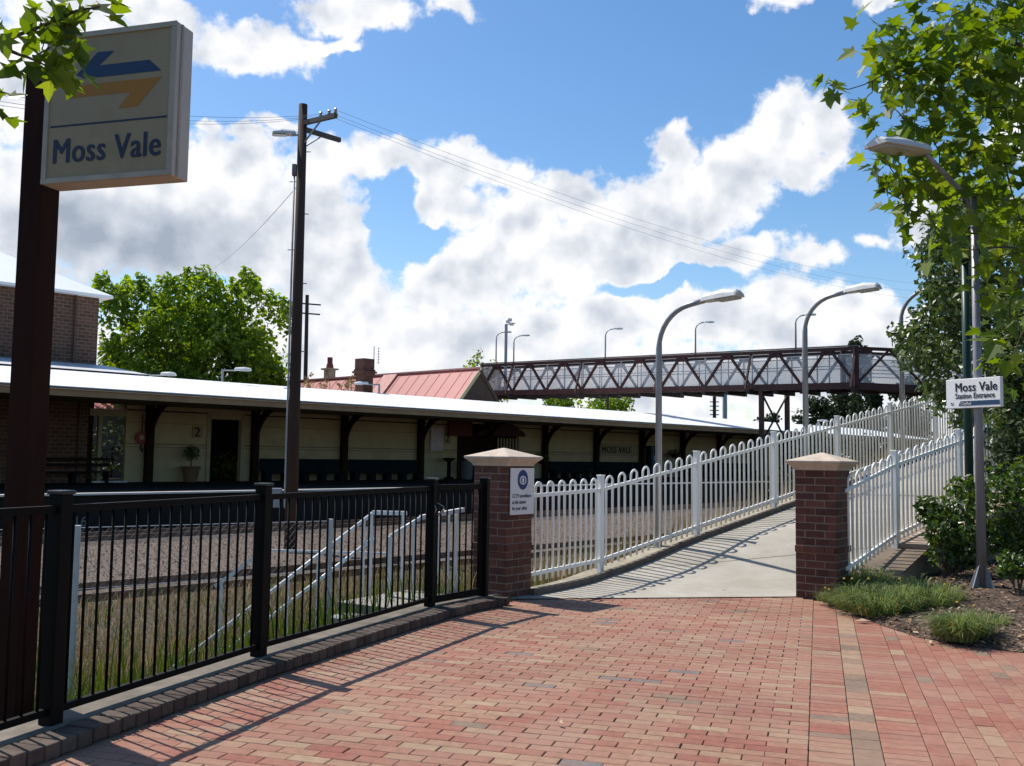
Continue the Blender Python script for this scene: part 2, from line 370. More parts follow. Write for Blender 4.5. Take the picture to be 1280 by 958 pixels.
# ------------------------------------------------------------------ concrete ramp path
def right_edge(p): return p
pathm, nt, b = newmat('path_concrete'); P = pos(nt)
c = ramp(nt, noise(nt, P, 2.2, 8, .65), [(.3, (.34, .305, .245)), (.7, (.45, .415, .35))])
c = mixc(nt, ramp(nt, noise(nt, P, .8, 6, .7), [(.45, (0, 0, 0)), (.7, (.8, .8, .8))]), c, (.30, .26, .205))
c = mixc(nt, ramp(nt, noise(nt, P, 30, 4, .7), [(.60, (0, 0, 0)), (.74, (.7, .7, .7))]), c, (.24, .205, .16))
L(nt, c, b.inputs['Base Color']); b.inputs['Roughness'].default_value = .9; bumpn(nt, b, noise(nt, P, 60, 5, .7), .003)
mb = MB(); bed = MB(); WD = 2.83
def lane(s, t):      # s along the ramp from W1, t across from the left fence (0) to the right one
    p = W1 + RD * s + RN * (t * WD); p.z = ramp_z(p); return p
rows = [];
for i in range(-22, 190): rows.append(i * .2)
def clipgate(p):
    gd = (p - G0).dot(GN)
    return p if gd >= 0 else None
slab_j = [0.9 + 2.45 * k for k in range(-3, 18)]
def strip(mbx, s0, s1, t0, t1, dz):
    n = max(1, int((s1 - s0) / .2)); nt_ = 10
    for i in range(n):
        for j in range(nt_):
            ss = [s0 + (s1 - s0) * (i + k) / n for k in (0, 1)]; tt = [t0 + (t1 - t0) * (j + k) / nt_ for k in (0, 1)]
            q4 = [lane(ss[0], tt[0]), lane(ss[0], tt[1]), lane(ss[1], tt[1]), lane(ss[1], tt[0])]
            gd = [(p - G0).dot(GN) for p in q4]
            if max(gd) < 0: continue
            out = []
            for p, d in zip(q4, gd):
                if d < 0: p = p - GN * d; p.z = 0
                out.append(p + Z * dz)
            mbx.quad(*out)
strip(mb, slab_j[0], slab_j[-1], .0, 1.06, .012)
for c_ in (1.75, 3.15, 5.6, 8.0, 10.4, 12.8, 15.2):
    pp = []
    for k in range(15):
        t = .02 + 1.03 * k / 14; base_ = W1 + RN * (t * WD); s_ = (c_ - (base_ - G0).dot(GN)) / RD.dot(GN); pp.append((lane(s_, t) + Z * .016, lane(s_ + .014, t) + Z * .016))
    for (a, b), (c, d) in zip(pp, pp[1:]): bed.quad(a, c, d, b)
tag(mb.build('path', pathm), 'pale concrete ramp path climbing between two white fences', kind='structure')
tag(bed.build('path_bed', M('joint_dirt', (.07, .06, .05), .95)), 'dark joints between the slabs of the concrete path', kind='structure')

# ------------------------------------------------------------------ brick paving, every brick modelled
BA = R(17.3); AX = V((math.cos(BA), -math.sin(BA), 0)); BX = V((math.sin(BA), math.cos(BA), 0))
a0 = ground(1010, 958).dot(AX)
GCURVE = [ground(*p) for p in ((997, 751), (1016, 752), (1040, 758), (1070, 769), (1110, 784), (1150, 797), (1200, 806), (1280, 816))] + [ground(1280, 816) + V((1.5, -.6, 0)), ground(1280, 816) + V((5, -3.2, 0))]
def in_paving(p):
    if (p - G0).dot(GN) > .08: return False
    for a, b in zip(GCURVE, GCURVE[1:]):
        if a.x <= p.x <= b.x and p.y > a.y + (b.y - a.y) * (p.x - a.x) / (b.x - a.x): return False
    if p.x > GCURVE[-1].x: return False
    d, c, side = edge_dist(p)
    if p.y < 12 and (side > 0 or d < .2) and p.x < .6: return False
    return p.y > -1.5
mb = MB()
def brick(a, b, la, lb, tint):
    cs = [AX * (a + x) + BX * (b + y) for x, y in ((0, 0), (la, 0), (la, lb), (0, lb))]
    if not any(in_paving(p) for p in cs): return
    g_, ch = .0020, .0035; zt = rnd(-.0012, .0012); tx, ty = rnd(-.0015, .0015), rnd(-.0015, .0015)
    top = []; bot = []
    for (sx_, sy_) in ((0, 0), (1, 0), (1, 1), (0, 1)):
        x = a + (g_ + rnd(0, .0012)) + sx_ * (la - 2 * g_ - .001); y = b + g_ + sy_ * (lb - 2 * g_ - .001)
        bot.append(AX * x + BX * y + Z * -.02)
        top.append(AX * (x + (ch if not sx_ else -ch)) + BX * (y + (ch if not sy_ else -ch)) + Z * (zt + tx * (sx_ - .5) + ty * (sy_ - .5)))
    mid = [AX * 0 + V((bp.x, bp.y, tp.z - ch)) for bp, tp in zip(bot, top)]
    vs = top + mid + bot
    fs = [(0, 1, 2, 3)] + [(i, i + 4, (i + 1) % 4 + 4, (i + 1) % 4) for i in range(4)] + [(i + 4, i + 8, (i + 1) % 4 + 8, (i + 1) % 4 + 4) for i in range(4)]
    mb.add(vs, fs, tint)
def bt(redness):
    x = random.random()
    if x < .008: return .97
    if x < .03: return rnd(.72, .85)
    return max(0, min(.66, random.gauss(redness, .14)))
PB, PL = .106, .2355
b0 = -1.6
for r in range(142):
    bb = b0 + r * PB
    for k in range(48):
        aa = a0 - (k + 1) * PL - (PL / 2 if r % 2 else 0) + rnd(-.003, .003)
        brick(aa, bb, PL, PB, bt(.36))
    if r % 2: brick(a0 - PL / 2, bb, PL / 2, PB, bt(.36))
    brick(a0, bb, .243, PB, bt(.28)); brick(a0 + .243 + .163, bb, .25, PB, bt(.2))
for r in range(72):
    brick(a0 + .243, b0 + r * .21, .163, .21, rnd(.70, .82) if random.random() < .62 else rnd(.44, .64))
for c in range(60):
    for r in range(60): brick(a0 + .656 + c * .117, b0 + r * PL + (.09 if c % 2 else 0), .117, PL, bt(.26))
pav = tintmat('paving_brick', [(0, (.255, .085, .058)), (.22, (.295, .115, .076)), (.40, (.31, .155, .100)), (.56, (.325, .200, .124)), (.66, (.345, .235, .146)), (.72, (.20, .130, .082)), (.85, (.20, .145, .105)), (.95, (.14, .125, .12)), (1, (.145, .13, .13))],
              .9, .28, 16, .003, (1.3, .42, .8, (.32, .195, .135)))
ntp = pav.node_tree; bp = ntp.nodes['Principled BSDF']; src = bp.inputs['Base Color'].links[0].from_socket; cop = objco(ntp)
gr1 = mixc(ntp, 1.0, src, ramp(ntp, noise(ntp, cop, .55, 7, .62), [(.3, (.80, .77, .74)), (.55, (1, 1, 1)), (.8, (1.08, 1.06, 1.03))]), 'MULTIPLY')
gr2 = mixc(ntp, ramp(ntp, noise(ntp, cop, 7, 6, .75), [(.62, (0, 0, 0)), (.75, (.55, .55, .55))]), gr1, (.13, .09, .065))
L(ntp, gr2, bp.inputs['Base Color'])
tag(mb.build('paving', pav), 'red and tan brick paving with a brown band', kind='structure')
bfn = V((BFD.y, -BFD.x, 0))
poly = [BF0 - BFD * 6 + bfn * .2, BF[0] + bfn * .2, BF[1] + bfn * .2, BF[2] + bfn * .2, G0 + V((.0, .0, 0)), G1] + GCURVE[1:] + [V((GCURVE[-1].x, -1.5, 0)), V((-5.5, -1.5, 0))]
mb = MB(); mb.quad(*[V((p.x, p.y, -.011)) for p in poly])
m, nt, b = newmat('joint_sand'); P = pos(nt)
L(nt, ramp(nt, noise(nt, P, 3, 6, .7), [(.45, (.10, .075, .05)), (.62, (.045, .06, .02))]), b.inputs['Base Color']); b.inputs['Roughness'].default_value = 1
tag(mb.build('paving_bed', m), 'dark sand in the joints of the brick paving', kind='structure')
# ------------------------------------------------------------------ low brick plinth carrying the black fence
def offs(pts, d):        # offset a polyline to its right by d
    out = []
    for i, p in enumerate(pts):
        a = pts[max(i - 1, 0)]; b = pts[min(i + 1, len(pts) - 1)]; t = (b - a); t.z = 0; t.normalize(); out.append(p + V((t.y, -t.x, 0)) * d)
    return out
LINE = [BF0 - BFD * 4, BF0] + BF + [BF[3] + (BF[3] - BF[2]).normalized() * .12]
def smooth_poly(pts, n=8):
    out = []
    for i in range(len(pts) - 1):
        p0, p1, p2, p3 = pts[max(i - 1, 0)], pts[i], pts[i + 1], pts[min(i + 2, len(pts) - 1)]
        for k in range(n):
            t = k / n; out.append(.5 * (2 * p1 + (p2 - p0) * t + (2 * p0 - 5 * p1 + 4 * p2 - p3) * t * t + (3 * p1 - p0 - 3 * p2 + p3) * t ** 3))
    return out + [pts[-1]]
pl = thing('brick_plinth', 'low brick and concrete plinth under the black railings', 'plinth', BF[1])
mb = MB()
LINE0 = LINE; LINE = smooth_poly(LINE0); A, B2 = offs(LINE, -.26), offs(LINE, .074)
for i in range(len(LINE) - 1):
    lo, hi = Z * -.6, Z * .1
    mb.add([A[i] + lo, B2[i] + lo, B2[i] + hi, A[i] + hi, A[i + 1] + lo, B2[i + 1] + lo, B2[i + 1] + hi, A[i + 1] + hi], [(3, 2, 6, 7), (0, 3, 7, 4), (1, 5, 6, 2), (0, 1, 2, 3), (4, 7, 6, 5)])
mb.build('concrete_strip', M('plinth_concrete', (.20, .17, .135), .95, .25, 4, .005, 0, (.075, .066, .05), 2.2, .4, .75), pl)
pb = tintmat('old_coping_brick', [(0, (.055, .034, .026)), (.5, (.085, .056, .042)), (1, (.12, .088, .066))], .95, .35, 9, .005, (3, .45, .75, (.03, .028, .02)))
mb = MB(); face = MB()
def smooth_line(pts, n=14):
    out = []
    for i in range(len(pts) - 1):
        p0, p1, p2, p3 = pts[max(i - 1, 0)], pts[i], pts[i + 1], pts[min(i + 2, len(pts) - 1)]
        for k in range(n):
            t = k / n; out.append(.5 * (2 * p1 + (p2 - p0) * t + (2 * p0 - 5 * p1 + 4 * p2 - p3) * t * t + (3 * p1 - p0 - 3 * p2 + p3) * t ** 3))
    return out + [pts[-1]]
def along(pts, step):
    out = []; pos_ = 0; nxt = 0
    for a, b in zip(pts, pts[1:]):
        d = b - a; l = d.length
        while nxt <= pos_ + l: out.append((a + d * ((nxt - pos_) / l), d / l)); nxt += step
        pos_ += l
    return out
SL = LINE
for (p, d), (p2, d2) in zip(along(offs(SL, .075), .118), along(offs(SL, .075), .118)[1:]):
    d = (p2 - p).normalized(); n = V((d.y, -d.x, 0)); c = (p + p2) / 2 + n * .10
    mb.box(c + Z * (.052 + rnd(-.004, .004)), (.112, .20, .085), (d, n, Z), rnd(0, 1))
for k in range(2):
    lst = along(offs(SL, .08), .236)
    for (p, d), (p2, d2) in zip(lst, lst[1:]):
        d = (p2 - p).normalized(); n = V((d.y, -d.x, 0)); face.box((p + p2) / 2 + n * .09 + Z * (-.03 - .085 * k), (.226, .19, .075), (d, n, Z), rnd(0, 1))
co = mb.build('coping', pb, pl, bevel=.012)
face.build('brick_course', pb, pl, bevel=.006)

# ------------------------------------------------------------------ black fence and gate
BH = 1.30
ZB = .1
def black_post(parent, p):
    q = V((p.x, p.y, ZB)); mb = MB(); mb.box(q + Z * (BH / 2), (.095, .095, BH), (BFD, bfn, Z)); o = mb.build('post', black, parent, bevel=.006)
    c = MB(); c.box(q + Z * (BH + .012), (.115, .115, .024), (BFD, bfn, Z)); c.build('cap', M('cap_plastic', (.03, .03, .033), .25, .2), o, bevel=.008)
    return o
fen = thing('railing_fence', 'black tubular railings on the low brick plinth', 'fence', V((BF[1].x, BF[1].y, ZB)))
allp = [BF0] + BF[:3]
for p in allp: black_post(fen, p)
def black_panel(name, parent, a, b, ga, gb, nb, top=BH - .085):
    d = (b - a).normalized(); a = V((a.x, a.y, ZB)) + d * ga; b = V((b.x, b.y, ZB)) - d * gb
    bars = MB()
    for i in range(nb):
        p = a + (b - a) * ((i + .5) / nb); bars.tube([p + Z * .085, p + Z * (top - .01)], .0095, 8)
    o = bars.build(name, black, parent, smooth=True)
    r_ = MB(); r_.bar(a + Z * .075, b + Z * .075, .035, .04); r_.build('rail', black, o)
    r_ = MB(); r_.bar(a + Z * top, b + Z * top, .04, .045); r_.build('rail', black, o)
    return o
for i, n in ((0, 18), (1, 18), (2, 24)): black_panel('bar_panel', fen, allp[i], allp[i + 1], .05, .05, n)
gate = thing('railing_gate', 'narrow black gate chained shut beside the brick pier', 'gate', V((BF[3].x, BF[3].y, ZB)))
d = (BF[3] - BF[2]).normalized()
black_post(gate, BF[3])
o = black_panel('bar_panel', gate, BF[2], BF[3], .1, .06, 7)
mb = MB()
for t in (.085, (BF[3] - BF[2]).length - .07):
    p = BF[2] + d * t; mb.bar(V((p.x, p.y, ZB + .06)), V((p.x, p.y, ZB + BH - .06)), .04, .04)
q0_, q1_ = BF[2] + d * .085, BF[2] + d * ((BF[3] - BF[2]).length - .07); mb.bar(V((q0_.x, q0_.y, ZB + .05)), V((q1_.x, q1_.y, ZB + .05)), .042, .05); mb.bar(V((q0_.x, q0_.y, ZB + BH - .08)), V((q1_.x, q1_.y, ZB + BH - .08)), .044, .06)
mb.build('gate_frame', black, gate)
mb = MB(); c = V((BF[2].x, BF[2].y, ZB + BH - .30)) + d * .03 + bfn * .03
mb.tube([c + d * (.07 * math.cos(t)) + Z * (.075 * math.sin(t)) + bfn * (.05 * math.cos(2 * t)) for t in [i * math.pi / 9 for i in range(19)]], .008, 6)
mb.build('chain', M('chain_steel', (.25, .25, .25), .4, .3, 20, 0, .8), gate, smooth=True)

# ------------------------------------------------------------------ brick piers
pierbrick = tintmat('pier_brick', [(0, (.075, .023, .014)), (.5, (.118, .038, .023)), (1, (.18, .060, .035))], .8, .3, 10, .004, (2.4, .55, .85, (.16, .07, .05)))
mortar = M('mortar', (.22, .165, .13), .95, .2, 20)
def pier(FL, label, special):
    c = FL + PR * PW / 2 + PD * PW / 2; th = thing('brick_pier', label, 'pier', V((c.x, c.y, 0)), 'brick piers at the path entrance')
    co, n, w_ = .091, 17, PW; mb = MB(); bl = (w_ + .01) / 2
    for k in range(n):
        zc = k * co + co / 2; o = 0.016 if k == 6 else 0
        for side in range(4):
            ang = side * math.pi / 2; ex = PR * math.cos(ang) + PD * math.sin(ang); ey = -PR * math.sin(ang) + PD * math.cos(ang)
            # a running course of header + stretchers on each side, turned every other course
            lens = [.235, .235] if (k + side) % 2 else [.115, .235, .115]
            x = -w_ / 2
            tot = sum(lens) + .01 * (len(lens) - 1); lens = [l * (w_ - .01 * (len(lens) - 1)) / tot for l in lens]
            for i, l in enumerate(lens):
                mb.box(V((c.x, c.y, zc)) + ex * (x + l / 2) - ey * (w_ / 2 - .05 + o) , (l + (2 * o if len(lens) == 1 else 0), .1 + rnd(-.003, .003), co - .011), (ex, ey, Z), max(0, min(1, random.gauss(.4, .25))))
                x += l + .01
    sh = mb.build('shaft', pierbrick, th, bevel=.003)
    mb = MB(); mb.box(V((c.x, c.y, n * co / 2)), (w_ - .003, w_ - .003, n * co), (PR, PD, Z)); mb.build('mortar_core', mortar, sh)
    mb = MB(); h0 = n * co; vs = []
    for hw, z in ((.262, h0), (.275, h0 + .03), (.335, h0 + .085), (.342, h0 + .092), (.342, h0 + .112), (.012, h0 + .215)):
        for sx_, sy_ in ((-1, -1), (1, -1), (1, 1), (-1, 1)): vs.append(V((c.x, c.y, z)) + PR * (sx_ * hw) + PD * (sy_ * hw))
    fs = [(3, 2, 1, 0)] + [(i * 4 + j, i * 4 + (j + 1) % 4, i * 4 + 4 + (j + 1) % 4, i * 4 + 4 + j) for i in range(5) for j in range(4)] + [(20, 21, 22, 23)]
    mb.add(vs, fs); mb.build('cap', stone, th, bevel=.004)
    return th
pier(LP, 'brick pier with pyramid cap and a white notice on its side', 1)
pier(RP, 'brick pier with pyramid cap beside the tufted grass', 0)
# notice on the left pier
sg = thing('camera_notice', 'white notice with blue eye emblem fixed to the brick pier', 'sign', V((LPC.x, LPC.y, 1.25)))
sn = PR; sr = PD; so_ = LPC + PR * (PW / 2 + .02) + Z * 0
z1_, z0_ = 1.525, .975
mb = MB(); mb.box(V((so_.x, so_.y, (z1_ + z0_) / 2)) + sr * .02, (.014, .47, z1_ - z0_), (sn, sr, Z)); mb.build('panel', M('sign_white', (.72, .72, .72), .5, .05, 3, 0, 0, (.5, .5, .5), 5, .6, .8), sg, bevel=.004)
ft = so_ + sn * .0085 + sr * .02
def disc(mb, c, rx, ry, ex, ey, en, th_, n=28, inner=0):
    for i in range(n):
        t0, t1 = 2 * math.pi * i / n, 2 * math.pi * (i + 1) / n
        p = [c + ex * (rx * math.cos(t)) + ey * (ry * math.sin(t)) + en * th_ for t in (t0, t1)]
        qn = [c + ex * (rx * inner * math.cos(t)) + ey * (ry * inner * math.sin(t)) + en * th_ for t in (t0, t1)]
        mb.quad(p[0], p[1], qn[1], qn[0]) if inner else mb.quad(p[0], p[1], c + en * th_)
blue = M('emblem_blue', (.02, .045, .17), .5, .1)
ce = V((ft.x, ft.y, 1.385))
mb = MB(); disc(mb, ce, .105, .118, sr, Z, sn, .001); mb.build('emblem', blue, sg)
mb = MB(); disc(mb, ce + Z * -.005, .066, .052, sr, Z, sn, .003, inner=.72); disc(mb, ce + Z * -.005, .022, .03, sr, Z, sn, .003, inner=0); mb.build('eye_mark', M('emblem_white', (.75, .75, .75), .5, .05), sg)
ink = M('sign_ink', (.022, .022, .03), .6, .1, spec=.1)
for i, s in enumerate(('CCTV surveillance', 'at this station', 'for your safety')):
    text('lettering', s, .062, V((ft.x, ft.y, 1.175 - i * .072)) - sr * .205, sr, Z, ink, sg, .001, 0, .8)

# ------------------------------------------------------------------ white loop-top fences
FH = 1.27
def white_fence(label, pts, side, nlast=8):
    base = pts[0]; th = thing('loop_top_fence', label, 'fence', base)
    for i, p in enumerate(pts):
        if i == 0: continue
        mb = MB(); mb.box(p + Z * ((FH + .03) / 2 - .02), (.075, .075, FH + .07), (RD, RN, Z)); o = mb.build('post', white, th, bevel=.005)
        c = MB(); c.box(p + Z * (FH + .04), (.09, .09, .022), (RD, RN, Z)); c.build('cap', white, o, bevel=.006)
    for a, b in zip(pts, pts[1:]):
        d = b - a; l = d.length; e = d / l; nl = max(1, round((V((d.x, d.y, 0)).length - .06) / .283)); pit = (l - .1) / nl
        hx = V((e.x, e.y, 0)).normalized(); sl_ = e.z / V((e.x, e.y, 0)).length
        mb = MB(); rr = .0172
        for k in range(nl):
            x0 = .05 + pit * (k + .25); x1 = .05 + pit * (k + .75); pa, pb2 = a + e * x0, a + e * x1; hw = pit / 4
            pth = [pa + Z * .07, pa + Z * (FH - hw)]
            cm = (pa + pb2) / 2 + Z * (FH - hw)
            for t in range(1, 8):
                an = math.pi - math.pi * t / 8; pth.append(cm + hx * (hw * math.cos(an)) + Z * (hw * math.sin(an) + hw * math.cos(an) * sl_))
            pth += [pb2 + Z * (FH - hw), pb2 + Z * .07]
            mb.tube(pth, rr, 6)
        o = mb.build('picket_panel', white, th, smooth=True)
        for z in (.17, FH - .155):
            r_ = MB(); r_.bar(a + e * .03 + Z * z, b - e * .03 + Z * z, .03, .045); r_.build('rail', white, o)
    return th
def wl(k):
    p = W1 + RD * (PANEL * k); p.z = .108 + .158 * PANEL * k; return p
p0 = V((WL0.x, WL0.y, .07))
white_fence('long white loop-top fence between the railway and the ramp', [p0] + [wl(k) for k in range(0, 11)], -1)
def wr(k): return wl(k) + RN * WD
rs = RP + PR * PW + PD * (PW * .6); rs.z = .12
pA = V((5.24, 13.48, .50))
OFFR = pA - wl(1); OFFR = V((OFFR.x, OFFR.y, 0)) - RD * V((OFFR.x, OFFR.y, 0)).dot(RD)
pA2 = lambda k: V((5.24, 13.48, .50)) + RD * (PANEL * k) + Z * (.158 * PANEL * k)
white_fence('shorter white loop-top fence running from the brick pier into the shrubs', [rs + Z * .06] + [pA2(k) for k in range(0, 5)], 1)
# dark edge kerb under the left fence
kb = MB(); kp = [V((WL0.x, WL0.y, 0)) + PR * .12 - PD * .1] + [W1 + RD * (PANEL * k) + RN * .16 for k in range(0, 11)]
for i, p in enumerate(kp): p.z = ramp_z(p)
for a, b in zip(kp, kp[1:]):
    n_ = 6
    for i in range(n_):
        p, q = a + (b - a) * (i / n_), a + (b - a) * ((i + 1) / n_); p.z = ramp_z(p); q.z = ramp_z(q); kb.bar(p + Z * .03, q + Z * .03, .06, .12)
o = kb.build('timber_edge', darkwood, None, kp[0]); tag(o, 'dark timber edging along the foot of the long white fence', 'edging')
# concrete footing strip under the left fence
kb = MB(); L0 = [V((WL0.x, WL0.y, 0))] + [W1 + RD * (PANEL * k) for k in range(0, 14)]
for a, b in zip(L0, L0[1:]):
    for i in range(8):
        p, q = a + (b - a) * (i / 8), a + (b - a) * ((i + 1) / 8); zp, zq = ramp_z(p), ramp_z(q)
        vs = [];
        for pp, zz in ((p, zp), (q, zq)):
            vs += [pp + RN * -.32 + Z * (zz - .5), pp + RN * .13 + Z * (zz - .5), pp + RN * .13 + Z * (zz + .02), pp + RN * -.32 + Z * (zz + .012)]
        kb.add(vs, [(3, 2, 6, 7), (0, 3, 7, 4), (1, 5, 6, 2), (0, 1, 2, 3), (4, 7, 6, 5)])
tag(kb.build('fence_footing', M('footing_concrete', (.33, .29, .22), .95, .25, 5, .004, 0, (.18, .15, .09), 2, .45, .75)), 'rough concrete strip under the long white fence', kind='structure')
# retaining wall under the right fence
kb = MB(); R0 = [rs + PD * .1] + [pA2(k * .5) for k in range(0, 11)]
rw = thing('retaining_wall', 'low brick retaining wall carrying the shorter white fence', 'wall', V((pA.x, pA.y, 0)))
for a, b in zip(R0, R0[1:]):
    for i in range(4):
        p, q = a + (b - a) * (i / 4), a + (b - a) * ((i + 1) / 4); vs = []
        for pp in (p, q): vs += [V((pp.x, pp.y, -.3)) + RN * -.18, V((pp.x, pp.y, -.3)) + RN * .42, pp + RN * .42, pp + RN * -.18]
        kb.add(vs, [(3, 2, 6, 7), (0, 3, 7, 4), (1, 5, 6, 2), (0, 1, 2, 3), (4, 7, 6, 5)])
kb.build('wall', M('wall_brown', (.20, .15, .11), .95, .3, 4, .006, 0, (.08, .07, .05), 2, .4, .7), rw)
kb = MB()
tot = R0[-1] - R0[1]
for i in range(int(tot.length / .115)):
    p = R0[1] + tot * ((i + .5) * .115 / tot.length) + RN * .22; e = tot.normalized()
    kb.box(p + Z * .025, (.105, .5, .06), (e, RN, e.cross(RN) * -1), rnd(0, 1))
kb.build('coping', tintmat('wall_coping', [(0, (.30, .22, .17)), (1, (.46, .37, .30))], .9, .2, 9), rw, bevel=.006)

# ------------------------------------------------------------------ ramp lamps (curved arm over the path)
lens = M('lamp_lens', (.40, .42, .38), .2, .05, 1)
lampwhite = M('lamp_housing', (.62, .63, .62), .4, .05, 1.5)
def lamp_head(parent, p, d, ln, wd, ht, mat=lampwhite):
    d = V(d).normalized(); s_ = d.cross(Z).normalized(); n_ = s_.cross(d)
    sec = [(0, .5, .55), (.07, .82, .85), (.45, 1, .92), (.62, 1, 1), (.96, .96, .72), (1, .9, .5)]
    vs = []
    for t, a, h in sec:
        for x, y in ((-.5, 0), (-.42, .55), (-.2, 1), (.2, 1), (.42, .55), (.5, 0)): vs.append(p + d * (t * ln) + s_ * (x * a * wd) + n_ * (y * h * ht))
    fs = [(i * 6 + j, i * 6 + (j + 1) % 6, i * 6 + 6 + (j + 1) % 6, i * 6 + 6 + j) for i in range(5) for j in range(6)] + [(5, 4, 3, 2, 1, 0), tuple(range(30, 36))]
    mb = MB(); mb.add(vs, fs); o = mb.build('lamp_head', mat, parent, smooth=False)
    mb = MB(); mb.box(p + d * (ln * .68) - n_ * (.012), (ln * .52, wd * .72, .03), (d, s_, n_)); mb.build('lens', lens, o)
    return o
def curve_lamp(name, label, group, H0, rad, reach, tilt, r, head, base_plate=True):
    th = thing(name, label, 'lamp', (0, 0, 0), group)
    D_ = V((1, 0, 0)); mb = MB(); pts = [Z * 0, Z * H0]; n = 8; amax = math.pi / 2 - tilt
    for i in range(1, n + 1):
        a = amax * i / n; pts.append(Z * (H0 + rad * math.sin(a)) + D_ * (rad * (1 - math.cos(a))))
    e = D_ * math.cos(tilt) + Z * math.sin(tilt); last = pts[-1]; ext_ = max(.03, reach - last.x); pts.append(last + e * ext_)
    mb.tube(pts, [r * 1.15, r] + [r * .82] * (len(pts) - 2), 10); mb.build('pole', greysteel, th, smooth=True)
    lamp_head(th, pts[-1] - e * .03 - Z * head[2] * .15, e * .3 + D_ * .7, *head)
    if base_plate:
        mb = MB(); mb.box(Z * .01, (.24, .24, .02)); mb.build('base_plate', greysteel, th)
    return th
rampl = curve_lamp('ramp_lamp', 'nearest of the three lamps curving over the ramp fence', 'curved lamps along the ramp', 2.97, .62, .82, R(8), .048, (.62, .27, .13))
ang = math.atan2(RN.y, RN.x)
def ramp_base(px):
    best = min((abs((lambda q: 640 + F * q.x / q.y)(W1 + RD * s + RN * -.2) - px), s) for s in [i * .02 for i in range(-40, 800)])[1]
    p = W1 + RD * best + RN * -.2; p.z = ramp_z(p) - .02; return p
rampl.location = ramp_base(824); rampl.rotation_euler = (0, 0, ang)
dup(rampl, ramp_base(1008), ang, 'middle one of the three lamps curving over the ramp fence')
dup(rampl, ramp_base(1129), ang, 'farthest lamp over the ramp, its head among the leaves')

# ------------------------------------------------------------------ foreground lamp on the right
lb = ground(1228, 748, .04)
fl = thing('street_lamp', 'grey street lamp with gusseted base in the mulch', 'lamp', lb)
mb = MB(); tp = lb + Z * 4.95
mb.tube([lb, lb + Z * 2.4, tp], [.056, .050, .040], 12); mb.build('pole', M('lamp_pole_grey', (.27, .26, .28), .45, .15, 3, 0, .4, (.2, .17, .17), 5, .6, .8), fl, smooth=True)
hp = at(1157, 193, 11.1)
mb = MB(); mb.tube([tp - Z * .35, tp - Z * .1 + (hp - tp) * .25, hp], [.034, .032, .03], 8); mb.build('arm', greysteel, fl, smooth=True)
hd = (at(1095, 182, 10.7) - hp); lamp_head(fl, hp, hd, hd.length + .02, .34, .12)
mb = MB()
for k in range(4):
    a = k * math.pi / 2 + .5; e = V((math.cos(a), math.sin(a), 0)); s_ = V((-e.y, e.x, 0)) * .006
    pr = [lb + e * .03, lb + e * .24, lb + e * .22 + Z * .03, lb + e * .06 + Z * .38, lb + e * .03 + Z * .38]; mb.prism([p - s_ for p in pr], s_ * 2)
mb.build('gusset', greysteel, fl)
mb = MB(); mb.box(lb + Z * .012, (.46, .46, .024), (V((math.cos(.5), math.sin(.5), 0)), V((-math.sin(.5), math.cos(.5), 0)), Z)); mb.build('base_plate', greysteel, fl)
# entrance sign fixed to that lamp
es = thing('entrance_sign', 'white Moss Vale Station Entrance sign on the lamp pole', 'sign', lb + Z * 2.5)
c_l, c_r = at(1186, 513.5, lb.y + .30), at(1254, 506.5, lb.y - .36)
e = c_r - c_l; e.z = 0; wd_ = e.length; e.normalize(); nf = V((e.y, -e.x, 0))
zb_ = (c_l.z + c_r.z) / 2; zt_ = zb_ + .36
cc_ = (c_l + c_r) / 2; cc_ = V((cc_.x, cc_.y, 0)) ; 
shift = (lb - cc_).dot(nf) + .075
mb = MB(); mb.box(cc_ + nf * shift + Z * ((zb_ + zt_) / 2), (wd_, .055, zt_ - zb_), (e, nf, Z)); mb.build('panel', M('sign_bright', (.88, .88, .87), .5, .02), es, bevel=.006)
fo = cc_ + nf * (shift + .029) - e * (wd_ / 2)
text('lettering', 'Moss Vale', .155, fo + e * .13 + Z * (zb_ + .205), e, Z, ink, es, .001, 0, .86, spacing=1.06, heavy=.0035)
text('lettering', 'Station Entrance', .095, fo + e * .13 + Z * (zb_ + .118), e, Z, ink, es, .001, 0, .86, heavy=.0012)
mb = MB(); pz = zb_ + .03
mb.quad(*[fo + nf * .0015 + e * x + Z * (pz + y) for x, y in ((.335, 0), (wd_ - .012, 0), (wd_ - .012, .055), (.365, .055))]); mb.build('blue_band', M('band_blue', (.03, .07, .15), .4, .1), es)
mb = MB(); mb.quad(*[fo + nf * .0015 + e * x + Z * (pz + y) for x, y in ((.175, 0), (.335, 0), (.365, .055), (.205, .055))]); mb.build('band_end', M('band_dark', (.02, .04, .10), .4, .1), es)
text('lettering', 'CityRail', .05, fo + nf * .002 + e * .205 + Z * (pz + .010), e, Z, M('emblem_white', (.75, .75, .75)), es, .001, 0, .95, heavy=.0006)
mb = MB(); mb.quad(*[fo + nf * .0015 + e * x + Z * (pz + y) for x, y in ((.06, .028), (.088, .05), (.083, .034), (.118, .034), (.112, .028))]); mb.quad(*[fo + nf * .0015 + e * x + Z * (pz + y) for x, y in ((.115, .02), (.088, .0), (.092, .014), (.06, .014), (.066, .02))]); mb.build('arrow_mark', ink, es)
mb = MB()
for z in (zb_ + .08, zt_ - .08): mb.box(lb + Z * (z - lb.z), (.13, .12, .03), (e, nf, Z))
mb.build('bracket', greysteel, es)
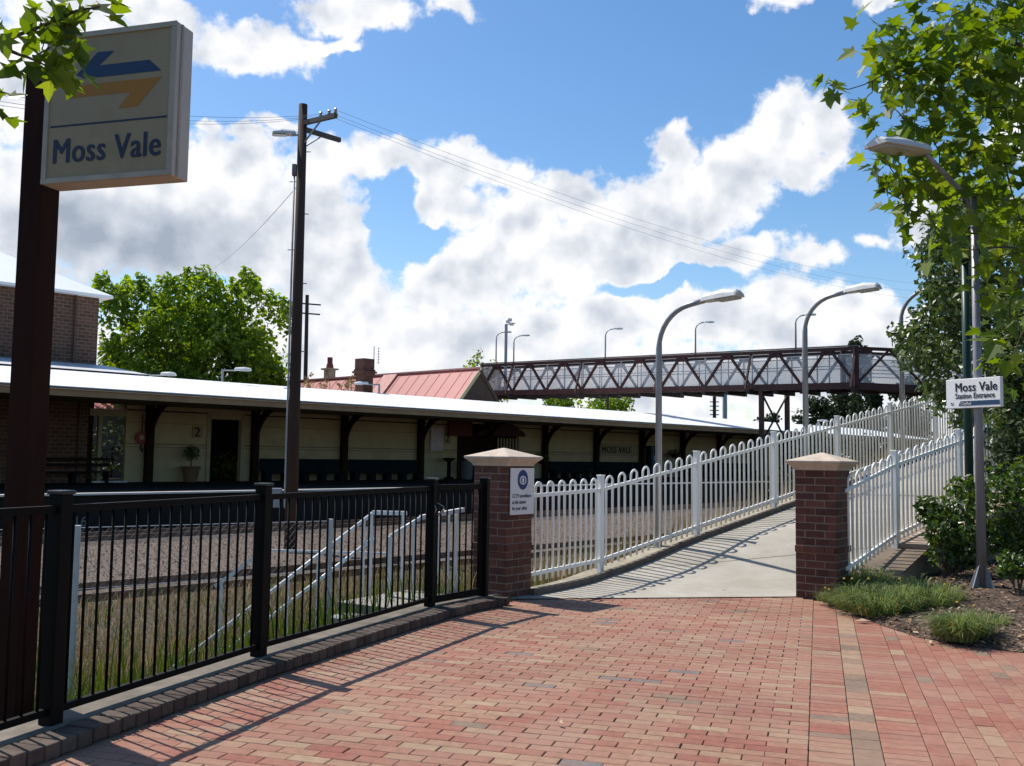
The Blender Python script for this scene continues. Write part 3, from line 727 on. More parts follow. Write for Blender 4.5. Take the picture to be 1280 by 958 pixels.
# dark green pole behind it
gp = ground(1213, 660, .25); gp = at(1213, 660, 14.2); gp.z = .2
th = thing('green_lamp_pole', 'dark green lamp pole behind the entrance sign, top hidden in leaves', 'lamp', gp)
mb = MB(); mb.tube([gp - Z * .3, gp + Z * 2.5, gp + Z * 4.4], [.062, .058, .055], 12); mb.build('pole', M('green_paint', (.008, .035, .028), .4, .2), th, smooth=True)
mb = MB(); mb.lathe(gp + Z * 4.4, [(.07, 0), (.16, .12), (.2, .35), (.24, .38), (.2, .46), (.03, .58)], 14); mb.build('lantern', M('lantern_black', (.02, .03, .03), .4, .2), th)

# ------------------------------------------------------------------ big station sign, left
Pl, Pr, Pt = at(52, 231.5, 6.06), at(214.6, 219, 5.80), at(227, 26.5, 5.80)
e = Pr - Pl; e.z = 0; wd_ = e.length; e.normalize(); nf = V((e.y, -e.x, 0)); zb_ = (Pl.z + Pr.z) / 2; zt_ = Pt.z; DP = .165
pole_c = at(50, 240, 6.3); pole_c = V((pole_c.x, pole_c.y, -.45))
ss = thing('station_sign', 'large lightbox sign reading Moss Vale on a brown steel post', 'sign', pole_c)
mb = MB(); zt2 = at(50, 96, 6.3).z
mb.box(pole_c + Z * ((zt2 + .45) / 2), (.165, .165, zt2 + .45), (e, nf, Z))
mb.build('post', M('brown_post', (.032, .011, .007), .75, .35, 3, .002, 0, (.010, .006, .004), 2.5, .45, .75, True, spec=.1), ss, bevel=.004)
p0_ = V((Pl.x, Pl.y, 0)); fc = p0_ + e * wd_ / 2
mb = MB(); mb.box(fc - nf * DP / 2 + Z * ((zb_ + zt_) / 2), (wd_, DP, zt_ - zb_), (e, nf, Z)); box_o = mb.build('case', M('sign_case', (.50, .47, .40), .5, .12, 3, 0, 0, (.36, .33, .27), 3, .55, .8), ss, bevel=.008)
mb = MB(); fr = .035
for a, b in (((0, 0), (wd_, 0)), ((0, zt_ - zb_ - fr), (wd_, zt_ - zb_ - fr))): mb.box(p0_ + e * (wd_ / 2) + nf * .006 + Z * (zb_ + a[1] + fr / 2), (wd_, .016, fr), (e, nf, Z))
for x in (fr / 2, wd_ - fr / 2): mb.box(p0_ + e * x + nf * .006 + Z * ((zb_ + zt_) / 2), (fr, .014, zt_ - zb_ - 2 * fr), (e, nf, Z))
for x in (.0,): mb.box(p0_ + e * (wd_ + .004) - nf * .045 + Z * ((zb_ + zt_) / 2), (.012, .02, zt_ - zb_ - .01), (e, nf, Z))
mb.build('frame', M('sign_frame', (.36, .34, .28), .55, .15, 5), ss, bevel=.003)
mb = MB(); mb.box(p0_ + e * (wd_ / 2) + nf * .001 + Z * ((zb_ + zt_) / 2), (wd_ - 2 * fr, .004, zt_ - zb_ - 2 * fr), (e, nf, Z))
mb.build('face_panel', M('sign_face', (.31, .265, .17), .7, .08, 2, 0, 0, (.24, .20, .12), 2.5, .5, .8), ss)
HH = zt_ - zb_
def fp(x, y, d=.0045): return p0_ + nf * d + e * (x * wd_) + Z * (zb_ + y * HH)
mb = MB(); mb.quad(fp(.05, .375), fp(.95, .375), fp(.95, .388), fp(.05, .388)); mb.build('divider', M('sign_navy', (.015, .025, .06), .5, .1), ss)
mb = MB(); mb.quad(*[fp(x, y) for x, y in ((.235, .715), (.40, .855), (.53, .852), (.42, .765), (.80, .765), (.895, .685), (.31, .685))])
mb.build('arrow_mark', M('sign_blue', (.012, .04, .10), .5, .1), ss)
mb = MB(); mb.quad(*[fp(x, y) for x, y in ((.90, .645), (.72, .465), (.58, .465), (.67, .565), (.16, .565), (.25, .645))])
mb.build('arrow_mark', M('sign_orange', (.34, .16, .02), .6, .1), ss)
text('lettering', 'Moss Vale', .222, fp(.075, .135), e, Z, M('sign_navy', (.015, .025, .06)), ss, .001, 0, .82, spacing=1.06, heavy=.0045)
# ------------------------------------------------------------------ railway tracks
rust = M('rail_steel', (.22, .155, .115), .38, .3, 4, 0, .55); sleeperm = M('sleeper_timber', (.13, .10, .08), .95, .35, 6, .006)
def track(label, qc, a0_, a1_, rz):
    th = thing('railway_track', label, 'track', tq((a0_ + a1_) / 2, qc, GZ))
    for s_ in (-.7175, .7175):
        mb = MB(); q = qc + s_
        prof = [(-.07, 0), (.07, 0), (.07, .012), (.012, .03), (.012, .105), (.035, .115), (.035, .148), (-.035, .148), (-.035, .115), (-.012, .105), (-.012, .03), (-.07, .012)]
        mb.prism([tq(-12, q + x, rz - .148 + y) for x, y in prof], U * 150); mb.build('rail', rust, th)
    a = a0_; first = None
    while a < a1_:
        if first is None:
            mb = MB(); mb.box(tq(a, qc, rz - .148 - .085), (.23, 2.4, .17), (U, N, Z)); first = mb.build('sleeper', sleeperm, th, bevel=.01); ref = a
        else:
            c = first.copy(); COL.objects.link(c); c.parent = th; c.location = U * (a - ref) + V((rnd(-.02, .02), rnd(-.02, .02), rnd(-.012, .012))); c.rotation_euler = (0, 0, rnd(-.02, .02))
        a += .64
track('weedy nearer railway track in the gravel', 17.2, 5, 44, -.72)
track('railway track running along the foot of the platform', 28.2, 12, 70, -.72)

# ------------------------------------------------------------------ platform
QE, QW, PZ = 30.0, 39.9, .39
pf = thing('platform', 'long station platform with a pale edge line', 'platform', tq(30, QE, GZ))
mb = MB(); mb.box(tq(37, (QE + .35 + 46) / 2, (PZ - 1.4) / 2), (130, 46 - QE - .35, PZ + 1.4), (U, -N, Z)); mb.build('platform_body', M('platform_asphalt', (.028, .025, .022), .95, .25, 1.5, .003, spec=.05), pf)
mb = MB(); mb.box(tq(37, QE + .25, -.35), (130, .2, 1.30), (U, -N, Z)); mb.build('face_wall', M('platform_face', (.02, .017, .014), .95, .4, 1.2, .01, 0, (.009, .010, .007), .6, .4, .7), pf)
mb = MB(); mb.box(tq(37, QE + .17, PZ - .045), (130, .36, .06), (U, -N, Z)); edge_o = mb.build('edge_coping', M('edge_white', (.62, .60, .56), .8, .12, 3), pf)
text('lettering', '16', .42, tq(onq(98, QE).dot(U), QE + .14, -.62), U, Z, M('faded_white', (.20, .20, .18), .8), pf, .004)

# ------------------------------------------------------------------ station building
def ax_(px, q=QW): return onq(px, q).dot(U)
PA0, PS = 20.45, 5.17
sb = thing('station_building', 'long cream weatherboard station building under a white canopy', 'building', tq(PA0, QW, PZ))
def wallbox(mb, a0_, a1_, z0, z1, d=0, th_=.2): mb.box(tq((a0_ + a1_) / 2, QW + th_ / 2 - d, (z0 + z1) / 2), (a1_ - a0_, th_, z1 - z0), (U, -N, Z))
segs = [(ax_(156), ax_(262)), (ax_(300), ax_(571)), (ax_(648), 95)]
for s0, s1 in segs:
    mb = MB(); wallbox(mb, s0, s1, PZ, 4.2); mb.build('wall', cream, sb)
mb = MB(); wallbox(mb, ax_(262), ax_(300), 3.18, 4.2); mb.build('wall', cream, sb)
mb = MB(); wallbox(mb, ax_(571), ax_(648), 3.55, 4.2); mb.build('wall', cream, sb)
mb = MB(); wallbox(mb, ax_(110), ax_(156), 3.12, 3.42); mb.build('lintel', creamtrim, sb)
mb = MB(); wallbox(mb, ax_(122), ax_(126), PZ, 3.12); mb.build('doorpost', creamtrim, sb)
mb = MB(); wallbox(mb, ax_(111), ax_(154), PZ, PZ + .07, .5); mb.build('doorstep', M('step_white', (.6, .58, .54), .8), sb)
for s0, s1 in segs:
    for z, h in ((3.40, .05), (1.98, .05), (1.86, .03), (2.9, .02)):
        mb = MB(); wallbox(mb, s0 + .02, s1 - .02, z, z + h, .03, .03); mb.build('trim', browntrim if z > 3 else M('trim_line', (.22, .16, .09)), sb)
for x0, x1 in ((257, 262), (300, 304)):
    mb = MB(); wallbox(mb, ax_(x0), ax_(x1), PZ, 3.5, .05, .08); mb.build('door_frame', creamtrim, sb)
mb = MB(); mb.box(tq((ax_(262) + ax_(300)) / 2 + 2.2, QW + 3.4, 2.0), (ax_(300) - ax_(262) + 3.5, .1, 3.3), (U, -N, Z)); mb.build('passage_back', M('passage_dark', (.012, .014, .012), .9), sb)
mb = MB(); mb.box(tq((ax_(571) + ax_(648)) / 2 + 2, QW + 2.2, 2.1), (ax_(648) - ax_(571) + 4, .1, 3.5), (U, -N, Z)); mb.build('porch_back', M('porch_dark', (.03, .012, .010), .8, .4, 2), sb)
# posts with curved brackets
first = None
for i in range(-1, 15):
    a = PA0 + PS * i
    if i < 0: continue
    if first is None:
        mb = MB(); mb.box(tq(a, QW - .2, (PZ + 3.9) / 2), (.32, .28, 3.9 - PZ), (U, -N, Z)); o = mb.build('post', browntrim, sb, bevel=.02)
        mb = MB(); pts = []
        for k in range(11):
            t = math.pi / 2 * k / 10; pts.append(tq(a, QW - .3 - 2.15 * (1 - math.cos(t)), 2.15 + 1.68 * math.sin(t)))
        for p, q in zip(pts, pts[1:]): mb.bar(p, q + (q - p) * .06, .11, .17, U)
        mb.build('bracket', browntrim, o)
        mb = MB(); mb.bar(tq(a, QW - .3, 2.85), tq(a, QW - 1.15, 3.83), .09, .13, U); mb.build('strut', browntrim, o)
        first = o
    else:
        c = copy_tree(first, sb); c.location = U * (PS * i)
# canopy
roofwhite = M('roof_white', (.88, .88, .87), .45, .02, .6, 0, 0, (.74, .73, .70), .5, .66, .9)
AC0, AC1 = -12, 95
mb = MB(); e1, e2, e3 = tq(0, 32.85, 3.80), tq(0, 40.2, 4.92), tq(0, 47, 4.1)
mb.add([p + U * a for a in (AC0, AC1) for p in (e1, e2, e3, e3 - Z * .1, e2 - Z * .1, e1 - Z * .1)], [(0, 6, 7, 1), (1, 7, 8, 2), (2, 8, 9, 3), (3, 9, 10, 4), (4, 10, 11, 5), (5, 11, 6, 0), (0, 1, 4, 5), (1, 2, 3, 4), (11, 10, 7, 6), (10, 9, 8, 7)])
cr = mb.build('canopy_roof', roofwhite, sb)
ribs = None
for i in range(75):
    a = AC0 + 1.45 * (i + .5)
    if ribs is None:
        mb = MB(); mb.bar(e1 + U * a + Z * .004, e2 + U * a + Z * .004, .03, .010); ribs = mb.build('roof_rib', roofwhite, cr); ra = a
    else:
        c = ribs.copy(); COL.objects.link(c); c.parent = cr; c.location = U * (a - ra)
mb = MB(); mb.box(tq((AC0 + AC1) / 2, 33.0, 3.60), (AC1 - AC0, .07, .24), (U, -N, Z)); mb.build('fascia', M('fascia_tan', (.30, .20, .11), .7, .2, 1.5, 0, 0, (.20, .13, .07), .8, .5, .8), sb)
mb = MB(); mb.box(tq((AC0 + AC1) / 2, 32.9, 3.745), (AC1 - AC0, .16, .06), (U, -N, Z)); mb.build('gutter', M('gutter_brown', (.16, .12, .08), .5, .2), sb)
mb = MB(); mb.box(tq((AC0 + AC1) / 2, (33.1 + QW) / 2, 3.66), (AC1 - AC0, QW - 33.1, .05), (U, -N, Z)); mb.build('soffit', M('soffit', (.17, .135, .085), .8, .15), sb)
# chimney on the canopy roof
cp = at(455, 490, 52.5)
mb = MB(); cb = V((cp.x, cp.y, 3.9)); top = at(455, 449, 52.5).z
mb.box(cb + Z * ((top - 3.9) / 2 - .25), (.66, .66, top - 3.9 - .5), (U, N, Z)); mb.box(V((cb.x, cb.y, top - .72)), (.95, .95, .1), (U, N, Z)); mb.box(V((cb.x, cb.y, top - .62)), (.82, .82, .10), (U, N, Z)); mb.box(V((cb.x, cb.y, top - .28)), (.74, .74, .56), (U, N, Z)); mb.box(V((cb.x, cb.y, top - .84)), (.80, .80, .14), (U, N, Z))
mb.build('chimney', M('chimney_brown', (.085, .035, .025), .85, .35, 5), cr)

# things on the platform
bench0 = thing('platform_bench', '', 'bench', tq(0, QW - .5, PZ), 'benches along the station wall')
def bench_parts(th, ln):
    mb = MB(); o = th.location; mb.box(o + Z * .46 , (ln, .46, .05), (U, -N, Z)); mb.build('seat', teal, th)
    mb = MB(); mb.box(o - N * .24 + Z * .77, (ln, .05, .55), (U, -N, Z)); mb.build('backrest', teal, th)
    mb = MB(); mb.box(o + N * .2 + Z * .40, (ln, .04, .10), (U, -N, Z)); mb.build('front_rail', teal, th)
    for k in range(5):
        mb = MB(); mb.box(o + U * (-ln / 2 + .2 + k * (ln - .4) / 4) + Z * .22, (.28, .44, .44), (U, -N, Z)); mb.build('leg', teal, th)
bench_parts(bench0, 4.6)
blabels = ['dark bench left of the tall timber pole, beside the doorway', 'dark bench right of the tall timber pole', 'dark bench behind the brick pier, left of the name letters', 'dark bench under the station name letters', 'dark bench right of the blue phone box', 'farthest visible dark bench beyond the curved lamp']
for k, i in enumerate((1, 2, 5, 6, 8, 9)):
    p = tq(PA0 + PS * (i + .5), QW - .5, PZ)
    if k == 0: bench0.location = p; bench0['label'] = blabels[0]
    else: dup(bench0, p, 0, blabels[k])
def wsign(name, label, cat, px, py, w_, h_, mat):
    a = ax_(px); D = tq(a, QW - .06).y; z = at(px, py, D).z
    th = thing(name, label, cat, tq(a, QW - .06, z)); mb = MB(); mb.box(th.location, (w_, .03, h_), (U, -N, Z)); mb.build('panel', mat, th, bevel=.005); return th
signcream = M('plate_cream', (.33, .265, .155), .6, .05)
s2 = wsign('number_sign', 'cream plate with black figure 2 beside the doorway', 'sign', 245, 540, .46, .52, signcream)
text('lettering', '2', .60, s2.location + N * .018 - U * .17 - Z * .21, U, Z, ink, s2, .002, 0, heavy=.012)
s2b = wsign('number_sign', 'cream plate with black figure 2 next to the pale noticeboard', 'sign', 558, 548, .5, .6, signcream)
text('lettering', '2', .60, s2b.location + N * .018 - U * .17 - Z * .21, U, Z, ink, s2b, .002, 0, heavy=.010)
nb_ = wsign('noticeboard', 'pale noticeboard on the cream wall left of the brick pier', 'noticeboard', 545, 549, 1.0, 1.3, M('notice_pale', (.46, .42, .44), .6, .08))
mb = MB(); mb.box(nb_.location + N * .02 - U * 0, (.84, .02, 1.12), (U, -N, Z)); mb.build('sheet', M('notice_sheet', (.55, .5, .52), .6, .15, 6), nb_)
ns = wsign('name_board', 'cream name board lettered MOSS VALE on the station wall', 'sign', 773, 562.5, 4.2, .8, signcream)
text('lettering', 'MOSS VALE', .62, ns.location + N * .018 - U * 1.95 - Z * .22, U, Z, ink, ns, .002, 0, 1.0, spacing=1.08, heavy=.02)
# fire hose reel
a = ax_(174); p = tq(a, QW - .16, at(174, 547, tq(a, QW).y).z)
th = thing('hose_reel', 'red fire hose reel on the cream wall by the doorway', 'hose reel', p)
mb = MB(); disc(mb, p + N * .02, .27, .27, U, Z, N, 0, 24, .45); disc(mb, p - N * .06, .27, .27, U, Z, N, 0, 24, .2); mb.tube([p - N * .05, p + N * .02], .17, 20); mb.build('reel', M('reel_red', (.28, .05, .03), .5, .2), th)
mb = MB(); disc(mb, p + N * .025, .11, .11, U, Z, N, 0, 16, 0); mb.build('hub', M('hub_pale', (.45, .30, .22), .5), th)
mb = MB(); mb.bar(p + Z * .27, p + Z * 1.0, .05); mb.build('pipe', maroon, th)
mb = MB(); mb.tube([p - Z * .25, p - Z * .5 - U * .05, p - Z * .55, p - Z * .45 + U * .06, p - Z * .62 + U * .02], .025, 6); mb.build('hose', black, th)
# phone box
a = ax_(811); p = tq(a, QW - .25, PZ)
th = thing('phone_box', 'blue and white phone box against the station wall', 'phone box', p)
mb = MB(); mb.box(p + Z * 1.1, (.85, .5, 2.2), (U, -N, Z)); mb.build('cabinet', M('phone_dark', (.01, .025, .05), .5), th, bevel=.02)
mb = MB(); mb.box(p + Z * 1.15 + N * .26 + U * .05, (.55, .03, .9), (U, -N, Z)); mb.build('panel', M('phone_blue', (.06, .16, .32), .5), th)
mb = MB(); disc(mb, p + Z * 1.35 + N * .28 + U * .05, .16, .16, U, Z, N, 0, 16, .45); mb.build('emblem', M('emblem_white', (.7, .7, .7)), th)
mb = MB(); mb.box(p + Z * .45 + N * .26 + U * .05, (.55, .03, .4), (U, -N, Z)); mb.build('panel', M('phone_deep', (.03, .07, .35), .5), th)
# potted plant
def leafblob(mb, c, r, n, sz, tlo=0, thi=1, up_=.3, shape='q'):
    for _ in range(n):
        d = rdir(); k = random.random() ** .4; p = V(c) + V((d.x * r[0], d.y * r[1], d.z * r[2])) * k
        nrm = (rdir() + Z * up_ + d * .4).normalized(); x = nrm.cross(rdir()).normalized(); y = nrm.cross(x); s_ = sz * rnd(.7, 1.25)
        mb.quad(p - y * s_ * .6, p + x * s_ * .33, p + y * s_ * .6, p - x * s_ * .33, tint=rnd(tlo, thi))
g_mid = leafmat('leaf_mid', [(0, (.028, .055, .012)), (.5, (.05, .10, .02)), (1, (.085, .15, .03))])
a = ax_(231); p = tq(a, QW - .55, PZ)
th = thing('potted_plant', 'small clipped plant in a terracotta pot by the doorway', 'plant', p)
mb = MB(); mb.lathe(p, [(.27, 0), (.36, .56), (.42, .58), (.42, .68), (.34, .68), (.32, .6)], 18); mb.build('pot', M('terracotta', (.17, .10, .055), .85, .2, 4), th)
mb = MB(); mb.tube([p + Z * .6, p + Z * 1.15], .03, 6); mb.build('stem', bark, th)
mb = MB(); leafblob(mb, p + Z * 1.25, (.36, .36, .36), 300, .11); mb.build('foliage', g_mid, th)
# bubbler pedestal and bin left of the pier
a = ax_(552); p = tq(a, QW - .6, PZ)
th = thing('drinking_fountain', 'dark pedestal drinking fountain on the platform beside the grey bin', 'fountain', p)
mb = MB(); mb.lathe(p, [(.28, 0), (.26, .1), (.11, .16), (.10, .95), (.34, 1.1), (.36, 1.18), (.05, 1.16)], 14); mb.build('pedestal', black, th)
a = ax_(573); p = tq(a, QW - .7, PZ)
th = thing('litter_bin', 'grey perforated litter bin on the platform behind the gate', 'bin', p)
mb = MB(); mb.lathe(p, [(.30, 0), (.34, 1.0), (.36, 1.02), (.30, 1.05), (.02, 1.05)], 18); mb.build('body', M('bin_grey', (.12, .13, .14), .5, .4, 14), th)
# porch signboard + hanging baskets
a = ax_(625); p = tq(a, QW - .3, 2.9)
th = thing('porch_gable', 'dark maroon porch gable with cream slats behind the pier cap', 'porch', p)
mb = MB(); mb.prism([p - U * 2.0 + Z * .0, p + U * 1.9, p + U * 1.9 + Z * .18, p + Z * 1.05, p - U * 2.0 + Z * .18], -N * .15); mb.build('gable', M('gable_maroon', (.045, .014, .012), .6, .3), th)
for k in range(8):
    mb = MB(); mb.box(p + U * (-.5 + k * .26) - Z * .5, (.10, .05, .75), (U, -N, Z)); mb.build('slat', creamtrim, th)
mb = MB(); mb.box(p - U * 3.6 + Z * .35, (1.8, .1, .9), (U, -N, Z)); mb.build('red_panel', M('porch_red', (.10, .014, .012), .6, .3), th)
for px, py, lab in ((667, 575, 'leafy hanging basket on the wall right of the brick pier'), (835, 569, 'small hanging basket right of the blue phone box')):
    a = ax_(px); p = tq(a, QW - .6, at(px, py, tq(a, QW).y).z)
    th = thing('hanging_basket', lab, 'basket', p, 'hanging baskets on the station wall')
    mb = MB(); mb.lathe(p - Z * .25, [(.02, 0), (.24, .08), (.33, .3)], 12); mb.build('bowl', browntrim, th)
    mb = MB(); leafblob(mb, p + Z * .12, (.5, .5, .34), 200, .13); mb.build('foliage', g_mid, th)
    mb = MB(); mb.tube([p + Z * .1, p + Z * .9], .012, 5); mb.build('chain', black, th)

# ------------------------------------------------------------------ two-storey brick building, left
brickm, nt, b = newmat('wall_brickwork'); co = objco(nt)
dx = nd(nt, 'ShaderNodeVectorMath', operation='DOT_PRODUCT'); L(nt, co, dx.inputs[0]); dx.inputs[1].default_value = tuple(U)
sz_ = nd(nt, 'ShaderNodeSeparateXYZ'); L(nt, co, sz_.inputs[0]); cx = nd(nt, 'ShaderNodeCombineXYZ'); L(nt, dx.outputs['Value'], cx.inputs[0]); L(nt, sz_.outputs[2], cx.inputs[1])
bk = nd(nt, 'ShaderNodeTexBrick'); L(nt, cx.outputs[0], bk.inputs['Vector']); bk.inputs['Scale'].default_value = 1; bk.inputs['Brick Width'].default_value = .36; bk.inputs['Row Height'].default_value = .16; bk.inputs['Mortar Size'].default_value = .018
bk.inputs['Color1'].default_value = (.14, .062, .038, 1); bk.inputs['Color2'].default_value = (.085, .040, .026, 1); bk.inputs['Mortar'].default_value = (.17, .13, .095, 1)
L(nt, mixc(nt, 1, bk.outputs[0], ramp(nt, noise(nt, co, .8, 6), [(.3, (.75,) * 3), (.7, (1.2,) * 3)]), 'MULTIPLY'), b.inputs['Base Color']); b.inputs['Roughness'].default_value = .9
QB = 44.5; ac = ax_(115, QB)
bb_ = thing('brick_building', 'two-storey brown brick building with a white hipped roof', 'building', tq(ac, QB, PZ))
ez = at(115, 370, tq(ac, QB).y).z
mb = MB(); mb.box(tq(ac - 15, QB + 6, (ez + PZ) / 2), (30, 12, ez - PZ), (U, -N, Z)); mb.build('wall', brickm, bb_)
hz = ez + 3.4; ov = .45
c4 = [tq(ac + ov, QB - ov, ez), tq(ac + ov, QB + 12 + ov, ez), tq(ac - 30, QB + 12 + ov, ez), tq(ac - 30, QB - ov, ez)]
rg = [tq(ac - 6.0, QB + 6, hz), tq(ac - 30, QB + 6, hz)]
mb = MB(); mb.add(c4 + rg + [p - Z * .12 for p in c4], [(0, 4, 5, 3), (0, 1, 4), (1, 2, 5, 4), (0, 3, 9, 6), (1, 0, 6, 7), (6, 9, 8, 7), (2, 1, 7, 8)]); mb.build('roof', roofwhite, bb_)
mb = MB(); mb.tube([tq(ac - 1.1, QB - .1, ez - .1), tq(ac - 1.1, QB - .1, 5.2)], .06, 8); mb.build('downpipe', M('pipe_brown', (.07, .04, .03), .5), bb_)
mb = MB(); aR = ac + .35
mb.add([tq(-30, 40.1, 4.98), tq(aR, 40.1, 4.98), tq(aR, QB - .02, 5.62), tq(-30, QB - .02, 5.62)], [(0, 1, 2, 3)]); mb.add([tq(-30, 40.1, 4.9), tq(aR, 40.1, 4.9), tq(aR, QB - .02, 5.54), tq(-30, QB - .02, 5.54)], [(3, 2, 1, 0)])
mb.build('verandah_roof', M('roof_grey', (.55, .56, .57), .5, .06), bb_)
mb = MB(); mb.box(tq((ax_(108) - 30) / 2, QW + .1, (PZ + 4.6) / 2), (ax_(108) + 30, .2, 4.6 - PZ), (U, -N, Z)); mb.build('verandah_wall', brickm, bb_)
mb = MB(); mb.box(tq(ax_(97), QW - .05, (PZ + 4.0) / 2), (.10, .08, 3.6), (U, -N, Z)); mb.build('downpipe', M('pipe_brown', (.07, .04, .03), .5), bb_)
p = tq(ax_(84), QW - .45, PZ)
th = thing('platform_bench', 'dark slatted bench against the brick wall near the sign post', 'bench', p)
for z in (.44, .72, .95):
    mb = MB(); mb.box(p + Z * z - N * (.15 if z > .5 else 0), (3.2, .4 if z < .5 else .05, .06 if z < .5 else .12), (U, -N, Z)); mb.build('seat' if z < .5 else 'back_slat', browntrim, th)
for k in (-1.4, 0, 1.4):
    mb = MB(); mb.box(p + U * k + Z * .22, (.08, .4, .44), (U, -N, Z)); mb.build('leg', black, th)

# ------------------------------------------------------------------ red roofed building
redroof = M('red_iron_roof', (.46, .145, .125), .6, .08, .7, 0, 0, (.40, .15, .13), 1.2, .5, .8)
rb = thing('red_roof_building', 'cream building with a long red iron roof behind the canopy', 'building', tq(45, 60, PZ))
apx = at(600, 461, 62.0); qa, aa = -N.dot(apx), U.dot(apx); hz = apx.z; drop = 6.3; half = 5.6
mb = MB(); ridge0, ridge1 = apx, tq(aa, qa + 26, hz)
lo0, lo1 = tq(aa - half, qa, hz - drop), tq(aa - half, qa + 26, hz - drop); ro0, ro1 = tq(aa + half, qa, hz - drop), tq(aa + half, qa + 26, hz - drop)
mb.add([lo0, ridge0, ridge1, lo1, ro0, ro1], [(0, 1, 2, 3), (1, 4, 5, 2)]); rr_ = mb.build('roof', redroof, rb)
seam0 = None
for k in range(26):
    if seam0 is None:
        mb = MB(); mb.bar(lo0 + Z * .01 - N * .5, ridge0 + Z * .01 - N * .5, .07, .03); seam0 = mb.build('seam', M('seam_red', (.40, .12, .10), .6), rr_)
    else:
        c = seam0.copy(); COL.objects.link(c); c.parent = rr_; c.location = -N * (k * 1.0)
mb = MB(); mb.bar(lo0 + Z * .08 - N * 8.5, ridge0 + Z * .08 - N * 8.5, 1.4, .14); mb.build('flashing', M('flash_pink', (.48, .20, .17), .6), rr_)
mb = MB(); mb.bar(ridge0 + Z * .06, ridge1 + Z * .06, .3, .1); mb.build('ridge_cap', M('ridge_pale', (.55, .30, .26), .5), rr_)
mb = MB(); mb.prism([tq(aa - half + .1, qa + .03, PZ), tq(aa + half - .1, qa + .03, PZ), tq(aa + half - .1, qa + .03, hz - drop), tq(aa, qa + .03, hz - .1), tq(aa - half + .1, qa + .03, hz - drop)], -N * 25); mb.build('wall', M('gable_shade', (.05, .032, .022), .85, .25, 2), rb)  # gable's shade put into the wall colour as dark brown instead of cream
for s_, f in ((lo0, 'bargeboard'), (ro0, 'bargeboard')):
    mb = MB(); mb.bar(s_ + N * .03 - Z * .12, ridge0 + N * .03 - Z * .12, .06, .22); mb.build(f, creamtrim if s_ is lo0 else M('gable_shade', (.05, .032, .022), .85), rb)  # right board takes the gable's painted shade tone, left one stays cream
cc_ = at(412, 470, 74); tp = at(412, 447, 74).z
mb = MB(); b_ = V((cc_.x, cc_.y, 0))
mb.box(b_ + Z * ((tp - .95 + 5) / 2), (.62, .62, tp - .95 - 5), (U, N, Z)); mb.box(b_ + Z * (tp - .9), (.95, .95, .12), (U, N, Z)); o = mb.build('chimney', M('chimney_cream', (.42, .36, .25), .8), rr_)
mb = MB(); mb.lathe(b_ + Z * (tp - .85), [(.3, 0), (.24, .35), (.2, .4), (.2, .85)], 12); mb.build('chimney_pot', M('pot_red', (.22, .06, .045), .7), rr_)
ap = at(467, 466, 70); th = thing('tv_antenna', 'thin television antenna above the red roof', 'antenna', V((ap.x, ap.y, 5)))
tz = at(467, 433, 70).z; mb = MB(); mb.tube([V((ap.x, ap.y, 5)), V((ap.x, ap.y, tz))], .035, 6); mb.build('mast', galv, th)
mb = MB(); bz = V((ap.x, ap.y, tz - .2)); mb.tube([bz - U * .1, bz + N * .55 + U * .0], .02, 5)
mb.tube([bz + N * .5 + Z * .1, bz + N * .5 - Z * 1.1], .025, 5); mb.build('boom', galv, th)
for k in range(6):
    mb = MB(); mb.tube([bz + N * .5 - U * .0 - Z * (k * .2) - N * .2, bz + N * .5 - Z * (k * .2) + N * .2], .015, 5); mb.build('element', galv, th)
# far red roof seen through the gap at the left
p = tq(ax_(133, 66), 66, 0); zt, zb2 = at(133, 498, p.y).z, at(133, 512, p.y).z
rs_ = thing('red_roof_shed', 'sunlit pink roofed shed glimpsed through the station gap', 'shed', V((p.x, p.y, GZ)))
mb = MB(); mb.add([p + U * -5 + Z * zb2, p + U * 5 + Z * zb2, p + U * 5 - N * 3.2 + Z * (zt + .9), p - U * 5 - N * 3.2 + Z * (zt + .9)], [(0, 1, 2, 3)]); mb.build('roof', redroof, rs_)
mb = MB(); mb.box(p - N * 1.8 + Z * ((zb2 + GZ) / 2 - .05), (9.4, 3, zb2 - GZ), (U, -N, Z)); mb.build('wall', M('shed_wall', (.10, .08, .06), .9), rs_)

